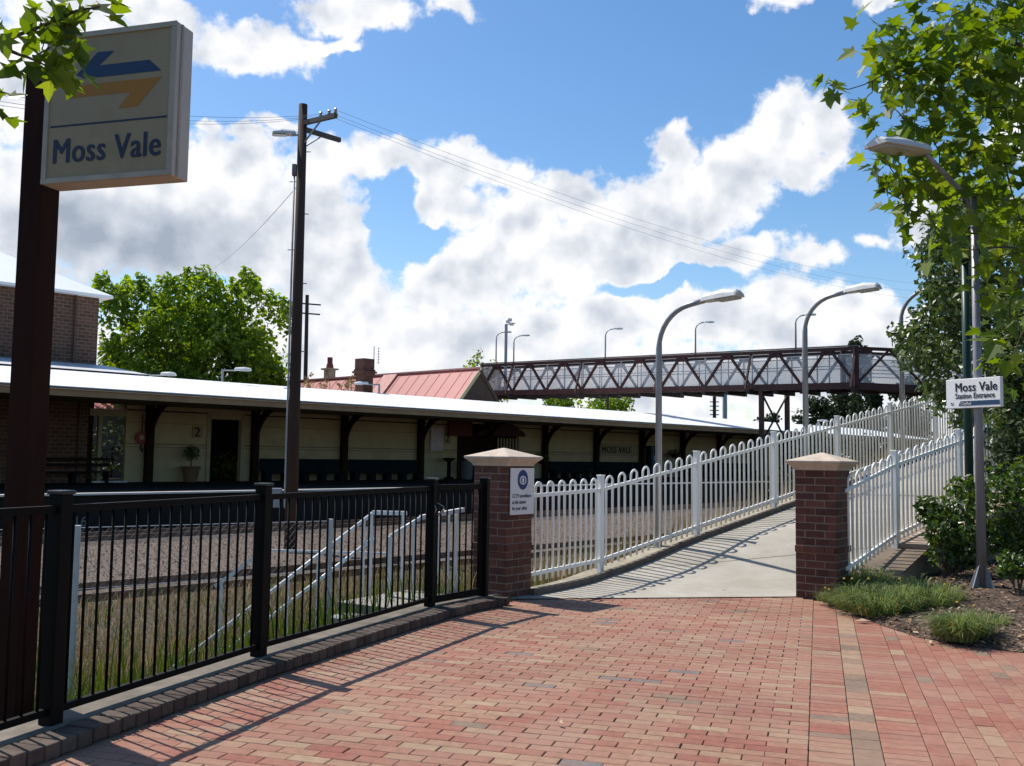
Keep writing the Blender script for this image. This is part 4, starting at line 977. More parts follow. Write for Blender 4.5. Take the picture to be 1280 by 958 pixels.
# ------------------------------------------------------------------ footbridge
AB, QL, QR, BW, BHT = 57.2, 56.06, 24.6, 2.4, 2.6
zL, zR = 6.6, 6.0
def bz_(q): return zR + (zL - zR) * (q - QR) / (QL - QR)
fb_ = thing('footbridge', 'maroon steel truss footbridge with grey mesh sides above the tracks', 'bridge', tq(AB, 40, GZ))
NP = 9; pq = (QL - QR) / NP
steelb = M('bridge_maroon', (.05, .017, .014), .6, .35, 1.5, 0, .1, (.03, .017, .014), 1.2, .5, .8)
darkb = M('bridge_dark', (.02, .014, .012), .7, .3)
screen = transmat('mesh_screen', (.55, .55, .55), .42, .5)
pipeg = M('bridge_pipe', (.42, .43, .43), .4, .1, 4, 0, .3)
for side, av in (('n', AB), ('f', AB + BW)):
    P_ = lambda q, z: tq(av, q, bz_(q) + z)
    mb = MB(); mb.bar(P_(QR, .22), P_(QL, .22), .16, .40); mb.build('bottom_chord', steelb, fb_)
    mb = MB(); mb.bar(P_(QR, BHT - .12), P_(QL, BHT - .12), .16, .2); mb.build('top_chord', steelb, fb_)
    mb = MB(); mb.bar(P_(QR, BHT + .04), P_(QL, BHT + .04), .22, .06); mb.build('capping', M('bridge_cap', (.10, .10, .10), .5, .2), fb_)
    for k in range(NP):
        qa_, qb_, qm = QR + pq * k, QR + pq * (k + 1), QR + pq * (k + .5)
        mb = MB(); mb.bar(P_(qa_, .3), P_(qm - .12, BHT - .15), .15, .15, U); mb.build('diagonal_brace', steelb, fb_)
        mb = MB(); mb.bar(P_(qm + .12, BHT - .15), P_(qb_, .3), .15, .15, U); mb.build('diagonal_brace', steelb, fb_)
        mb = MB(); mb.box(P_(qm, BHT - .32), (.05, .9, .36), (U, -N, Z)); mb.build('gusset_plate', steelb, fb_)
        if side == 'n' and k % 2 == 0:
            mb = MB(); mb.bar(P_(qa_, .1) - U * .75, P_(qa_, BHT - .2), .12, .12, N); mb.build('outrigger', steelb, fb_)
    sg_ = 1 if side == 'n' else -1
    mb = MB(); off_ = U * (.14 * sg_)
    mb.quad(P_(QR, .42) + off_, P_(QL, .42) + off_, P_(QL, 2.15) + off_, P_(QR, 2.15) + off_); mb.build('mesh_screen', screen, fb_)
    for z in (1.45, 2.15):
        mb = MB(); mb.bar(P_(QR, z) + off_ * 1.6, P_(QL, z) + off_ * 1.6, .06, .06); mb.build('handrail', pipeg, fb_)
    n_ = 18
    pst = None
    for k in range(n_ + 1):
        q = QR + (QL - QR) * k / n_
        mb = MB(); mb.bar(P_(q, .4) + off_ * 1.3, P_(q, 2.35) + off_ * 1.3, .07, .07); mb.build('screen_post', pipeg, fb_)
mb = MB(); mb.bar(tq(AB + BW / 2, QR, bz_(QR) + .2), tq(AB + BW / 2, QL, bz_(QL) + .2), BW - .2, .12); mb.build('deck', darkb, fb_)
for k in range(NP * 2 + 1):
    q = QR + pq * k / 2
    mb = MB(); mb.box(tq(AB + BW / 2, q, bz_(q) - .06), (BW + (.9 if k % 4 == 0 else .1), .22, .30), (U, -N, Z)); mb.build('floor_beam', darkb, fb_)
mb = MB(); mb.box(tq(AB + BW / 2, QL - .05, bz_(QL) + BHT / 2), (BW, .08, BHT), (U, -N, Z)); mb.build('end_screen', transmat('end_mesh', (.30, .22, .19), .6, .6), fb_)
# turned span on the right, its chords and trestle
cR = tq(AB, QR, zR); E2 = V((1, -.02, 0)); F2 = V((.02, 1, 0))
for dd in (0, BW):
    o_ = cR + F2 * dd
    mb = MB(); mb.bar(o_ + Z * .2, o_ + E2 * 8 + Z * -.05, .16, .42); mb.build('bottom_chord', steelb, fb_)
    mb = MB(); mb.bar(o_ + Z * (BHT - .12), o_ + E2 * 8 + Z * (BHT - .4), .16, .2); mb.build('top_chord', steelb, fb_)
    for k in range(4):
        a_, b2_ = o_ + E2 * (2 * k), o_ + E2 * (2 * k + 2)
        if k % 2 == 0: mb = MB(); mb.bar(a_ + Z * .3, b2_ + Z * (BHT - .2), .13, .13)
        else: mb = MB(); mb.bar(a_ + Z * (BHT - .2), b2_ + Z * .3, .13, .13)
        mb.build('diagonal_brace', steelb, fb_)
    for z in (1.0, 1.45, 2.1):
        mb = MB(); mb.bar(o_ + Z * z + F2 * .1, o_ + E2 * 8 + Z * (z - .2) + F2 * .1, .05, .05); mb.build('handrail', pipeg, fb_)
    mb = MB(); mb.bar(o_ + Z * .2, o_ + Z * BHT, .28, .28); mb.build('corner_post', steelb, fb_)
    mb = MB(); mb.quad(o_ + Z * .4 + F2 * .06, o_ + E2 * 8 + Z * .2 + F2 * .06, o_ + E2 * 8 + Z * 1.9 + F2 * .06, o_ + Z * 2.15 + F2 * .06); mb.build('mesh_screen', screen, fb_)
mb = MB(); mb.bar(cR + F2 * (BW / 2) + Z * .15, cR + F2 * (BW / 2) + E2 * 8 - Z * .1, BW, .15); mb.build('deck', darkb, fb_)
def bridge_q(px, av=AB):
    return min((abs(640 + F * tq(av, q).x / tq(av, q).y - px), q) for q in [QR + i * .05 for i in range(-40, 700)])[1]
ql = bridge_q(953)
legs = [tq(AB, ql, 0), tq(AB + BW + .9, ql - .1, 0)]
for p in legs:
    mb = MB(); mb.bar(V((p.x, p.y, GZ)), V((p.x, p.y, bz_(ql))), .26, .26, N); mb.build('trestle_leg', steelb, fb_)
for a_, b2_ in ((0, 1), (1, 0)):
    mb = MB(); mb.bar(V((legs[a_].x, legs[a_].y, 2.8)), V((legs[b2_].x, legs[b2_].y, bz_(ql) - .1)), .09, .09); mb.build('cross_brace', darkb, fb_)
qm_ = bridge_q(760); p = tq(AB, qm_); mb = MB(); mb.bar(V((p.x, p.y, PZ)), V((p.x, p.y, bz_(qm_))), .14, .14, N); mb.build('trestle_leg', darkb, fb_)
# lamps along the bridge
bl = curve_lamp('bridge_lamp', '', 'lamps along the footbridge', 1.95, .55, .62, R(6), .055, (.72, .30, .14), False)
bang = math.atan2(-.1, 1)
bld = [(642, 'bridge lamp beside the camera mast, right of it'), (757, 'bridge lamp above the third bridge bay, nearest the big cloud middle'), (870, 'bridge lamp just right of the nearest curved ramp lamp'), (996, 'bridge lamp just left of the middle curved ramp lamp'), (1141, 'bridge lamp half hidden by the tree beyond the bridge')]
for k, (px, lab) in enumerate(bld):
    if px < 1075: q = bridge_q(px, AB + BW); p = tq(AB + BW, q, bz_(q) + BHT)
    else: p = cR + F2 * BW + E2 * 5.2 + Z * (BHT + .3)
    if k == 0: o = bl; o.location = p; o.rotation_euler = (0, 0, bang); o['label'] = lab
    else: dup(bl, p, bang, lab)
p = at(620, 452, 84); dup(bl, V((p.x, p.y, p.z)), bang, 'lamp left of the camera mast at the far bridge end')
p = at(632, 460, 80); b_ = V((p.x, p.y, bz_(QL)));
th = thing('camera_mast', 'grey mast topped with a cluster of floodlights at the bridge end', 'mast', b_)
tz = at(632, 406, 80).z; mb = MB(); mb.tube([b_, V((b_.x, b_.y, tz))], .13, 10); mb.build('mast', greysteel, th)
for dx_, dz_ in ((.15, .25), (.45, .05), (.3, .4)):
    mb = MB(); mb.box(V((b_.x + dx_, b_.y, tz + dz_)), (.35, .3, .22)); mb.build('floodlight', lampwhite, th, bevel=.03)
mb = MB(); mb.bar(V((b_.x - .1, b_.y, tz)), V((b_.x + .75, b_.y, tz + .12)), .07); mb.build('crossbar', greysteel, th)

# lamps on the canopy roof
def canopy_lamp(px, py0, py1, D, dirx, reach, label):
    b_ = at(px, py0, D); t_ = at(px, py1, D); th = thing('canopy_lamp', label, 'lamp', b_ - Z * .3, 'small lamps on the canopy roof')
    mb = MB(); mb.tube([b_ - Z * .3, t_ + Z * .05], .05, 8); mb.build('pole', greysteel, th)
    mb = MB(); e = V((dirx, 0, 0)); mb.tube([t_, t_ + e * (reach * .5)], .035, 6); mb.build('arm', greysteel, th)
    lamp_head(th, t_ + e * (reach * .45), e, reach * .6, .28, .16)
canopy_lamp(278, 483, 463, 45, 1, 1.25, 'small canopy lamp in front of the big round tree, arm to the right')
canopy_lamp(187, 475, 469, 43.5, 1, 1.1, 'low dark canopy lamp below the left part of the big tree')
canopy_lamp(474, 494, 481, 52, -1, 1.25, 'small canopy lamp in front of the brown chimney, arm to the left')
canopy_lamp(1044, 537, 527, 88, -1, 1.5, 'farthest canopy lamp seen just above the white fence')

# ------------------------------------------------------------------ timber pole with street light
polewood = M('pole_timber', (.065, .038, .028), .9, .3, 2, .004, 0, (.055, .035, .028), 1, .45, .75, True)
ub = at(363, 682, 25.8); ub = V((ub.x, ub.y, GZ - .2)); ut = at(379, 131, 25.8)
upl = thing('timber_pole', 'tall brown timber power pole with a street light near the platform', 'pole', ub)
ax = (ut - ub).normalized()
mb = MB(); mb.tube([ub, ub + (ut - ub) * .5, ut], [.165, .14, .115], 14); po_ = mb.build('pole', polewood, upl, smooth=True)
def pa(py): return min((ub + (ut - ub) * (i / 400) for i in range(401)), key=lambda p: abs(479 - F * ((p - EYE).dot(up) / (p - EYE).dot(fw)) - py))
armw = M('arm_timber', (.13, .11, .09), .9, .3, 4)
A1 = pa(155); a1e = at(420, 144.5, 24.6); mb = MB(); mb.bar(A1 + (A1 - a1e) * .08, a1e, .10, .12); mb.build('crossarm', armw, upl)
A2 = pa(161); a2e = at(425, 175.5, 26.8); mb = MB(); mb.bar(A2 + (A2 - a2e) * .08, a2e, .10, .12); mb.build('crossarm', armw, upl)
for s_, e_ in ((pa(182), A1 + (a1e - A1) * .6), (pa(186), A2 + (a2e - A2) * .55)):
    mb = MB(); mb.bar(s_, e_, .035, .035); mb.build('brace', greysteel, upl)
for t in (.55, .8, .98):
    p = A1 + (a1e - A1) * t; mb = MB(); mb.lathe(p + Z * .06, [(.03, 0), (.05, .03), (.03, .07), (.05, .1), (.02, .14)], 8); mb.build('insulator', M('insulator', (.35, .3, .25), .3), upl)
hp = pa(169); he = at(341, 168, 25.6); d_ = (he - hp); mb = MB(); mb.bar(hp, hp + d_ * .35, .04); mb.build('lamp_arm', greysteel, upl)
lamp_head(upl, hp + d_ * .22, d_, d_.length * .8, .30, .14)
mb = MB(); o_ = -rt * .17 + V((0, -.05, 0)); mb.tube([pa(215) + o_, pa(400) + o_ * 1.0, pa(632) + o_, pa(636) + o_ + rt * .02], .028, 6); mb.build('conduit', M('conduit_grey', (.42, .40, .38), .5), upl, smooth=True)
mb = MB(); mb.box(pa(213) + o_, (.12, .12, .32)); mb.build('junction_box', M('box_grey', (.14, .14, .14), .5), upl, bevel=.02)
for k, py in enumerate((190, 228, 268, 312, 354, 396, 440, 486)):
    p = pa(py); e = -rt if k % 2 else rt; mb = MB(); mb.tube([p, p + e * (.30 if k % 2 else .24)], .014, 5); mb.build('step_bolt', greysteel, upl)
mb = MB(); p = pa(622); mb.box(p - rt * .42 + Z * 0, (.30, .16, .50)); mb.build('meter_box', M('box_pale', (.30, .31, .32), .5, .1), upl, bevel=.015)
mb = MB(); mb.bar(p - rt * .3, p, .05); mb.build('box_bracket', greysteel, upl)
# far power pole
fp_ = at(383, 470, 95); ft_ = at(384, 369, 95); b_ = V((fp_.x, fp_.y, GZ))
th = thing('power_pole', 'distant dark power pole with two crossarms behind the red roof', 'pole', b_)
mb = MB(); mb.tube([b_, ft_], [.24, .17], 10); mb.build('pole', M('pole_dark', (.05, .04, .035), .9), th)
for py, l in ((380, 1.3), (392, 1.25)):
    z = at(384, py, 95).z; p = V((ft_.x, ft_.y, z)); mb = MB(); mb.bar(p - V((.5, .2, 0)), p + V((l, .3, -.05)), .13); mb.build('crossarm', M('pole_dark', (.05, .04, .035), .9), th)
for px, py, lab in ((893, 500, 'thin dark pole with insulators beneath the footbridge'), (906, 500, 'pale grey pole right of the insulator pole beneath the footbridge')):
    t_ = at(px, py - 8, 150); b_ = V((t_.x, t_.y, GZ)); th = thing('distant_pole', lab, 'pole', b_)
    mb = MB(); mb.tube([b_, t_], .26 if px < 900 else .36, 8); mb.build('pole', darkb if px < 900 else M('pole_grey2', (.3, .32, .33), .6), th)
    if px < 900:
        for k in range(4):
            mb = MB(); mb.bar(t_ - Z * (1.3 + k * .65) - V((.7, 0, 0)), t_ - Z * (1.3 + k * .65) + V((.7, 0, 0)), .14); mb.build('crossarm', darkb, th)
# wires
wirem = M('wire', (.34, .34, .36), .6)
def wire(p, q, sag, label, r=.010, n=24):
    pts = []
    for i in range(n + 1):
        t = i / n; pts.append(V(p) * (1 - t) + V(q) * t - Z * (sag * 4 * t * (1 - t)))
    mb = MB(); mb.tube(pts, r, 4); o = mb.build('power_line', wirem, None, p); tag(o, label, 'wire', 'power lines from the timber pole')
for k, (t, py, lab) in enumerate(((.98, 352, 'upper power line running right from the pole across the clouds'), (.75, 362, 'lower power line running right from the pole across the clouds'), (.6, 372, 'lowest faint power line running right from the pole'))):
    wire(A1 + (a1e - A1) * t + Z * .15, at(1175, py + 4, 62), 1.0, lab, .0045)
for k, (t, py, lab) in enumerate(((.6, 112, 'top power line running left from the pole behind the sign'), (.3, 122, 'middle power line running left from the pole behind the sign'), (.0, 127, 'lowest power line running left from the pole behind the sign'))):
    wire(A1 + (a1e - A1) * t + Z * .12, at(-30, py, 16), .25, lab, .0045)
wire(pa(228), at(245, 345, 60), .5, 'thin service wire slanting down left from the pole to the tree', .010)

# ------------------------------------------------------------------ stairs down from the gate, chain-link fence
railm = M('rail_galvanised', (.72, .72, .70), .5, .1, 6, 0, .1)  # near-white base colour stands in for sun glint on the steel
st = thing('access_stairs', 'galvanised stairs with handrails descending from the gate to the track', 'stairs', V((-1.4, 12.1, 0)))
land = [BF[2] - bfn * .17 + d_ * 0, BF[3] - bfn * .17]
gdir = (BF[3] - BF[2]).normalized(); gl = V((-gdir.y, gdir.x, 0))
mb = MB(); mb.prism([BF[2] - gdir * .15 + gl * .15 - Z * .04, BF[3] + gdir * .1 + gl * .15 - Z * .04, BF[3] + gdir * .1 + gl * 1.15 - Z * .04, BF[2] - gdir * .15 + gl * 1.15 - Z * .04], Z * .10); mb.build('landing', M('landing_concrete', (.27, .25, .225), .8, .1), st)
sdir = gl; TOP = [BF[2] - gdir * .1 + gl * 1.0, BF[3] + gl * 1.0]
nst = 9
for k in range(nst):
    o_ = gl * (1.18 + k * .27) - Z * (.18 * (k + 1))
    mb = MB(); mb.prism([BF[2] - gdir * .05 + o_, BF[3] + o_, BF[3] + o_ + gl * .25, BF[2] - gdir * .05 + o_ + gl * .25], Z * .04); mb.build('tread', M('tread_grey', (.28, .29, .29), .5, .15), st)
for a_, b2_ in ((at(467, 641, 12.1), at(212, 838, 12.1)), (at(527, 647, 11.3), at(487, 671, 11.3)), (at(467, 673, 12.1), at(280, 816, 12.1))):
    mb = MB(); mb.tube([a_, b2_], .024, 10); mb.build('handrail', railm, st, smooth=True)
mb = MB(); mb.bar(at(466, 641, 12.1), at(508, 642, 12.0), .05); mb.build('handrail', railm, st)
mb = MB(); mb.bar(at(526, 647, 11.3), at(579, 637.5, 11.9), .05); mb.build('handrail', railm, st)
mb = MB(); mb.bar(at(316, 699, 13.6), at(269, 733, 13.6), .05); mb.build('handrail', railm, st)
mb = MB(); mb.bar(at(316, 699, 13.6), at(334, 688, 13.6), .05); mb.build('handrail', railm, st)
mb = MB(); mb.bar(at(333, 688, 13.6), at(484, 692, 13.6), .03); mb.build('handrail', railm, st)
for px, py, D in ((277, 729, 13.6), (487, 671, 11.3), (549, 642, 11.7), (561, 640, 11.8), (570, 639, 11.9), (504, 642, 12), (465, 642, 12.1), (455, 651, 12.1), (427, 672, 12.1), (398, 694, 12.1), (360, 722, 12.1), (518, 654, 11.3)):
    t_ = at(px, py, D); drop_ = 1.05 if px > 450 or px == 277 else .95
    mb = MB(); mb.bar(t_, t_ - Z * drop_, .032 if px not in (487, 570) else .06, None, (0, 1, 0)); mb.build('stanchion', railm, st)
clf = thing('chain_link_fence', 'sagging chain-link fence on grey posts behind the railings', 'fence', at(97, 836, 8.6))
c0, c1 = at(97, 657, 8.6), at(413, 649, 10.7); cd = (c1 - c0); c0x = c0 - cd * .6
for p in (c0, c1):
    mb = MB(); mb.tube([V((p.x, p.y, -1.1)), p], .032, 8); mb.build('post', galv, clf)
hgt = 1.05; mb = MB(); Lc = (c1 - c0x).length; ed = cd.normalized(); m_ = int(Lc / .075)
for k in range(m_):
    for s_ in (1, -1):
        x0 = k * .075; pts_ = c0x + ed * x0 - Z * .03; x1 = x0 + s_ * hgt
        p1 = c0x + ed * max(0, min(Lc, x1)) - Z * (.03 + hgt * (abs(max(0, min(Lc, x1)) - x0) / hgt)); mb.bar(pts_, p1, .0018, .0018)
mb.build('wire_mesh', M('mesh_wire', (.22, .23, .23), .5, .1, 4, 0, .3), clf)
for z in (.02, .55):
    mb = MB(); mb.tube([c0x - Z * z, c1 - Z * z], .004, 4); mb.build('strand', galv, clf)

# ------------------------------------------------------------------ white van beyond the fence
vp = V(at(1081, 567, 72)); vz = vp.z; vb = V((vp.x, vp.y, GZ))
vn = thing('parked_van', 'white van parked far beyond the ramp fence', 'van', vb)
vX, vY = V((.96, .28, 0)), V((-.28, .96, 0)); vh = vz - GZ
def vbx(name, mat, x, y, z, sx_, sy_, sz2, bv=.08, par=None):
    mb = MB(); mb.box(vb + vX * x + vY * y + Z * z, (sx_, sy_, sz2), (vX, vY, Z)); return mb.build(name, mat, par or vn, bevel=bv)
vw = M('van_white', (.75, .75, .76), .3, .03); vg = M('van_glass', (.03, .04, .05), .1)
body = vbx('body', vw, 0, 2.2, vh * .55, 1.95, 4.6, vh * .86, .2); vbx('bonnet', vw, 0, -.45, vh * .33, 1.9, 1.0, vh * .42, .2)
vbx('windscreen', vg, 0, -.11, vh * .70, 1.6, .05, vh * .28, .02); vbx('grille', vg, 0, -.96, vh * .28, 1.2, .04, .22, .01); vbx('roof_rack', galv, 0, 2, vh, 1.7, 3.2, .05, .01)
for sx_ in (-.72, .72): vbx('headlight', M('headlight', (.6, .62, .62), .1), sx_, -.96, vh * .36, .34, .06, .2, .02)
for sx_ in (-.85, .85):
    for y in (-.2, 3.4):
        mb = MB(); c_ = vb + vX * sx_ + vY * y + Z * .34; mb.tube([c_ - vX * .11, c_ + vX * .11], .34, 16); mb.build('wheel', black, vn)
# ------------------------------------------------------------------ vegetation
LEAFH = [(0, 0), (.36, -.10), (.26, .12), (.58, .38), (.25, .40), (.22, .62), (0, 1.0)]
def plane_leaf(mb, p, d, nrm, s, tint):
    y = d.normalized(); x = y.cross(nrm).normalized(); n = x.cross(y)
    f = rnd(.05, .35)
    for sg_ in (1, -1): mb.quad(*[p + y * (b_ * s) + x * (sg_ * a_ * s) + n * (a_ * f * s) for a_, b_ in (LEAFH if sg_ == 1 else LEAFH[::-1])], tint=tint)
def plane_cluster(mb, c, r, n, s, tl=.1, th_=1, spread=.55):
    c = V(c)
    for _ in range(n):
        d = rdir(); p = c + V((d.x, d.y, d.z * .8)) * (r * random.random() ** .45)
        dd = (d * spread + rdir() * .6 + V((0, 0, -.35))).normalized(); nr = (Z * 1.0 + rdir() * .75).normalized()
        if abs(dd.dot(nr)) > .95: continue
        plane_leaf(mb, p, dd, nr, s * rnd(.6, 1.15), rnd(tl, th_))
def limb(mb, pts, r0_, r1_, n=7):
    k = len(pts); out = [V(pts[0])]; rs = [r0_]
    for i in range(1, k):
        for j in range(1, 4):
            t = j / 3; p = V(pts[i - 1]) * (1 - t) + V(pts[i]) * t; out.append(p + rdir() * (.02 * (pts[i] - pts[i - 1]).length if j < 3 else 0)); rs.append(r0_ + (r1_ - r0_) * ((i - 1 + t) / (k - 1)))
    mb.tube(out, rs, n)
planeleaf = leafmat('plane_leaf', [(0, (.045, .082, .013)), (.4, (.085, .145, .020)), (.75, (.14, .21, .028)), (1, (.21, .27, .045))], .5, .42, .45)
twig = M('twig_bark', (.075, .06, .045), .9, .3, 8)
def grow(br, nodes, targets, r0_=.020, r1_=.005, n=5):
    # every target joins the nearest point already grown, so limbs fork instead of fanning out
    root = nodes[0]
    for c in sorted(targets, key=lambda q: min((q - h).length for h in nodes[:3])):
        h = min(nodes, key=lambda q: (q - c).length + .35 * (q - root).length * 0)
        L_ = (c - h).length; m1 = h * .66 + c * .34 + Z * (.05 * L_) + rdir() * .07 * L_; m2 = h * .33 + c * .67 + Z * (.05 * L_) + rdir() * .07 * L_
        k = max(.35, min(1.6, L_)); limb(br, [h, m1, m2, c], r0_ * k, r1_, n); nodes += [m1, m2, c]
random.seed(11)
# plane tree on the right
tb = V((7.3, 11.6, 0)); tr = thing('plane_tree', 'large plane tree with broad lobed leaves overhanging the right street lamp', 'tree', tb)
crown = MB(); br = MB()
CL_ = [(1098, 45, 9.2, .26, 14), (1120, 30, 9.4, .30, 12), (1112, 70, 9.2, .32, 26), (1135, 55, 9.6, .34, 24), (1150, 85, 9.4, .42, 44), (1125, 105, 9.6, .30, 22), (1175, 40, 9.8, .42, 40), (1200, 15, 9.8, .45, 40), (1240, 25, 10, .5, 50), (1270, 55, 10, .5, 55), (1205, 75, 9.8, .5, 56), (1245, 95, 10, .55, 62),
       (1180, 115, 9.6, .45, 50), (1220, 140, 10, .5, 56), (1265, 140, 10.2, .55, 60), (1105, 132, 9.2, .22, 10), (1130, 150, 9.4, .28, 18), (1105, 200, 9.3, .22, 10), (1118, 218, 9.3, .26, 16), (1150, 160, 9.7, .36, 34), (1145, 205, 9.6, .34, 30), (1180, 180, 9.9, .48, 52), (1170, 225, 9.8, .40, 40), (1215, 195, 10.2, .5, 54), (1255, 200, 10.3, .55, 58),
       (1130, 248, 9.5, .24, 14), (1150, 262, 9.6, .26, 16), (1135, 275, 9.5, .16, 6), (1200, 250, 10.1, .4, 36), (1245, 250, 10.4, .5, 48), (1275, 275, 10.4, .5, 48), (1175, 290, 9.8, .22, 9), (1190, 315, 10, .28, 14), (1250, 320, 10.4, .42, 34), (1278, 350, 10.2, .42, 34), (1262, 390, 10, .3, 16), (1275, 430, 9.8, .32, 16), (1262, 452, 12.2, .14, 5), (1275, 470, 12.2, .18, 6)]
for k in range(26): CL_.append((rnd(1300, 1560), rnd(-260, 400), rnd(9.5, 13.5), .6, 40))
for k in range(12): CL_.append((rnd(1180, 1400), rnd(-220, -10), rnd(9.5, 12.5), .6, 44))
for k in range(16): CL_.append((rnd(1215, 1300), rnd(0, 290), rnd(11, 12.6), .55, 44))
hub = [at(1345, 330, 11.4), at(1330, 140, 11.2), at(1340, -40, 11.3)]
limb(br, [tb - Z * .2, V((7.25, 11.5, 2.2)), hub[0], hub[1], hub[2]], .24, .09, 12)
tg = []
for px, py, D, r, n in CL_:
    D += 1.9 if py < 300 or px < 1200 else .6
    c = at(px, py, D); plane_cluster(crown, c, r * 1.5, int(n * .95), .225); tg.append(c)
grow(br, list(hub) + [hub[0] * .5 + hub[1] * .5, hub[1] * .5 + hub[2] * .5], tg)
sp = [at(1150, 85, 11.4), at(1120, 98, 11.2), at(1105, 93, 11.2), at(1091, 101, 11.1), at(1080, 106, 11.1), at(1060, 112, 11.1), at(1046, 108, 11.1)]
limb(br, sp, .010, .005, 5); limb(br, [sp[3], at(1090, 116, 11.1), at(1078, 126, 11.1), at(1060, 124, 11.1)], .008, .004, 5)
for px, py, n in ((1034, 97, 3), (1040, 108, 3), (1036, 118, 2), (1048, 104, 2), (1072, 121, 2), (1057, 120, 1)): plane_cluster(crown, at(px, py, 11.1), .07, n, .20, .5, 1)
br.build('trunk', bark, tr, smooth=True); crown.build('crown', planeleaf, tr)
# plane tree on the left, its crown over and behind the viewer
tb = V((-6.8, -3.2, -.2)); tl = thing('plane_tree', 'leafy plane branch hanging in at upper left in front of the big sign', 'tree', tb)
crown = MB(); br = MB(); limb(br, [tb - Z * .2, tb + V((.1, .1, 2.5)), V((-6.2, -3.0, 5.0)), V((-5.2, -3.6, 8.0))], .28, .09, 12)
B0 = at(-60, 60, 4.9); limb(br, [V((-6.2, -3.0, 4.6)), V((-5.4, .8, 5.0)), B0, at(10, 50, 4.8), at(55, 32, 4.75), at(95, 14, 4.7), at(125, 8, 4.7)], .016, .005, 6)
limb(br, [B0, at(5, 60, 4.8), at(35, 72, 4.75), at(60, 84, 4.7)], .014, .004, 5); limb(br, [B0, at(-10, 100, 4.7), at(0, 125, 4.7)], .012, .004, 5)
for px, py, n, r in ((3, 22, 3, .07), (6, 50, 2, .06), (28, 44, 4, .09), (52, 24, 4, .08), (62, 8, 4, .1), (90, 8, 5, .1), (118, 12, 4, .08), (128, 8, 2, .05), (92, 36, 3, .07), (66, 54, 5, .09), (88, 62, 4, .08), (50, 74, 4, .08), (78, 82, 7, .1), (96, 88, 4, .07), (62, 92, 4, .07), (30, 84, 2, .05), (-2, 118, 3, .06), (2, 142, 3, .05), (48, 50, 2, .05), (110, 30, 2, .05)):
    plane_cluster(crown, at(px, py, 4.75), r, n, .135, .1, .95)
for k in range(26):  # unseen clusters behind the viewer, added to cut sky light on facing surfaces
    c = V((rnd(-11, -1.5), rnd(-9, -2.2), rnd(4.5, 10))); plane_cluster(crown, c, 1.3, 34, .4); 
    if k % 2: limb(br, [V((-5.8, -3.3, 6.2)), c * .5 + V((-2.9, -1.6, 3.6)), c], .05, .012, 5)
br.build('trunk', bark, tl, smooth=True); crown.build('crown', planeleaf, tl)

# generic far tree: crown of leaf quads in clumps
def clump(mb, c, r, n, s, sun=True, tl=.0, th_=1.0, flat=.85):
    c = V(c)
    for _ in range(n):
        d = rdir(); k = random.random() ** .35; p = c + V((d.x * r, d.y * r, d.z * r * flat)) * k
        nr = (d * .7 + rdir() * .8 + Z * .35).normalized(); x = nr.cross(rdir()).normalized(); y = nr.cross(x); q = s * rnd(.6, 1.3)
        mb.quad(p - y * q * .55, p + x * q * .34 + nr * q * .08, p + y * q * .55, p - x * q * .34 + nr * q * .08, tint=rnd(tl, th_))
treeleaf = leafmat('bright_tree_leaf', [(0, (.075, .14, .018)), (.5, (.15, .245, .030)), (1, (.25, .34, .05))], .5, .5, .3)
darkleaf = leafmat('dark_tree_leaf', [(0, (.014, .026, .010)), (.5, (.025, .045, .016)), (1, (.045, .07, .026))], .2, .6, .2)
glossleaf = leafmat('small_tree_leaf', [(0, (.028, .050, .013)), (.5, (.055, .092, .024)), (.85, (.10, .145, .045)), (1, (.20, .24, .12))], .35, .30, .6)
c0_ = at(240, 500, 72); tb = V((c0_.x, c0_.y, GZ)); t1 = thing('round_tree', 'big bright green round tree rising behind the white canopy', 'tree', tb)
mb = MB(); br = MB(); limb(br, [tb, tb + Z * 4, tb + Z * 8], .4, .2, 10)
cz = tb + Z * 7.6
for k in range(300):
    d = rdir(); 
    if d.z < -.55: continue
    rr_2 = random.random() ** .3; p = cz + V((d.x * 6.7, d.y * 6.2, d.z * (6.6 if d.z > 0 else 4.6))) * rr_2
    clump(mb, p, rnd(.7, 1.35), 110, .38, flat=1.1)
    if k % 9 == 0: limb(br, [tb + Z * 6, p], .12, .03, 5)
for px, py in ((127, 350), (148, 362), (178, 352), (205, 352), (238, 346), (250, 340), (268, 352), (292, 356), (312, 345), (318, 352), (340, 372), (356, 384), (135, 372), (225, 356), (196, 368), (160, 356)):
    for j in range(4): clump(mb, at(px + rnd(-5, 5), py + j * 8, 70 + rnd(-2, 2)), .55 + .14 * j, 60, .40, flat=1.3)
br.build('trunk', bark, t1, smooth=True); mb.build('crown', treeleaf, t1)
def tree(name, label, px, py_top, D, w_px, leaf, mat, n=26, per=60, conic=False, basepx=None, group=None, zb=.15):
    t_ = at(px, py_top, D); b_ = V((t_.x, t_.y, GZ)); H = t_.z - GZ; W = w_px * D / F / 2
    th = thing(name, label, 'tree', b_, group); mb = MB(); br = MB(); limb(br, [b_, b_ + Z * H * .5, b_ + Z * H * .92], max(.12, H * .022), .05, 8)
    for k in range(n):
        u = rnd(zb, 1); wz = (W * (1.05 - u) * 1.0 + .1 * W) if conic else W * math.sqrt(max(.08, 1 - ((u - .55) / .5) ** 2))
        a = rnd(0, 6.283); q = random.random() ** .5; p = b_ + V((math.cos(a) * wz * q, math.sin(a) * wz * q, H * u * .96)); clump(mb, p, W * (.22 if conic else .30) + .1, per, leaf, flat=1.2)
        if k % 4 == 0: limb(br, [b_ + Z * H * max(.1, u - .2), p], .05, .02, 4)
    br.build('trunk', bark, th, smooth=True); mb.build('crown', mat, th); return th
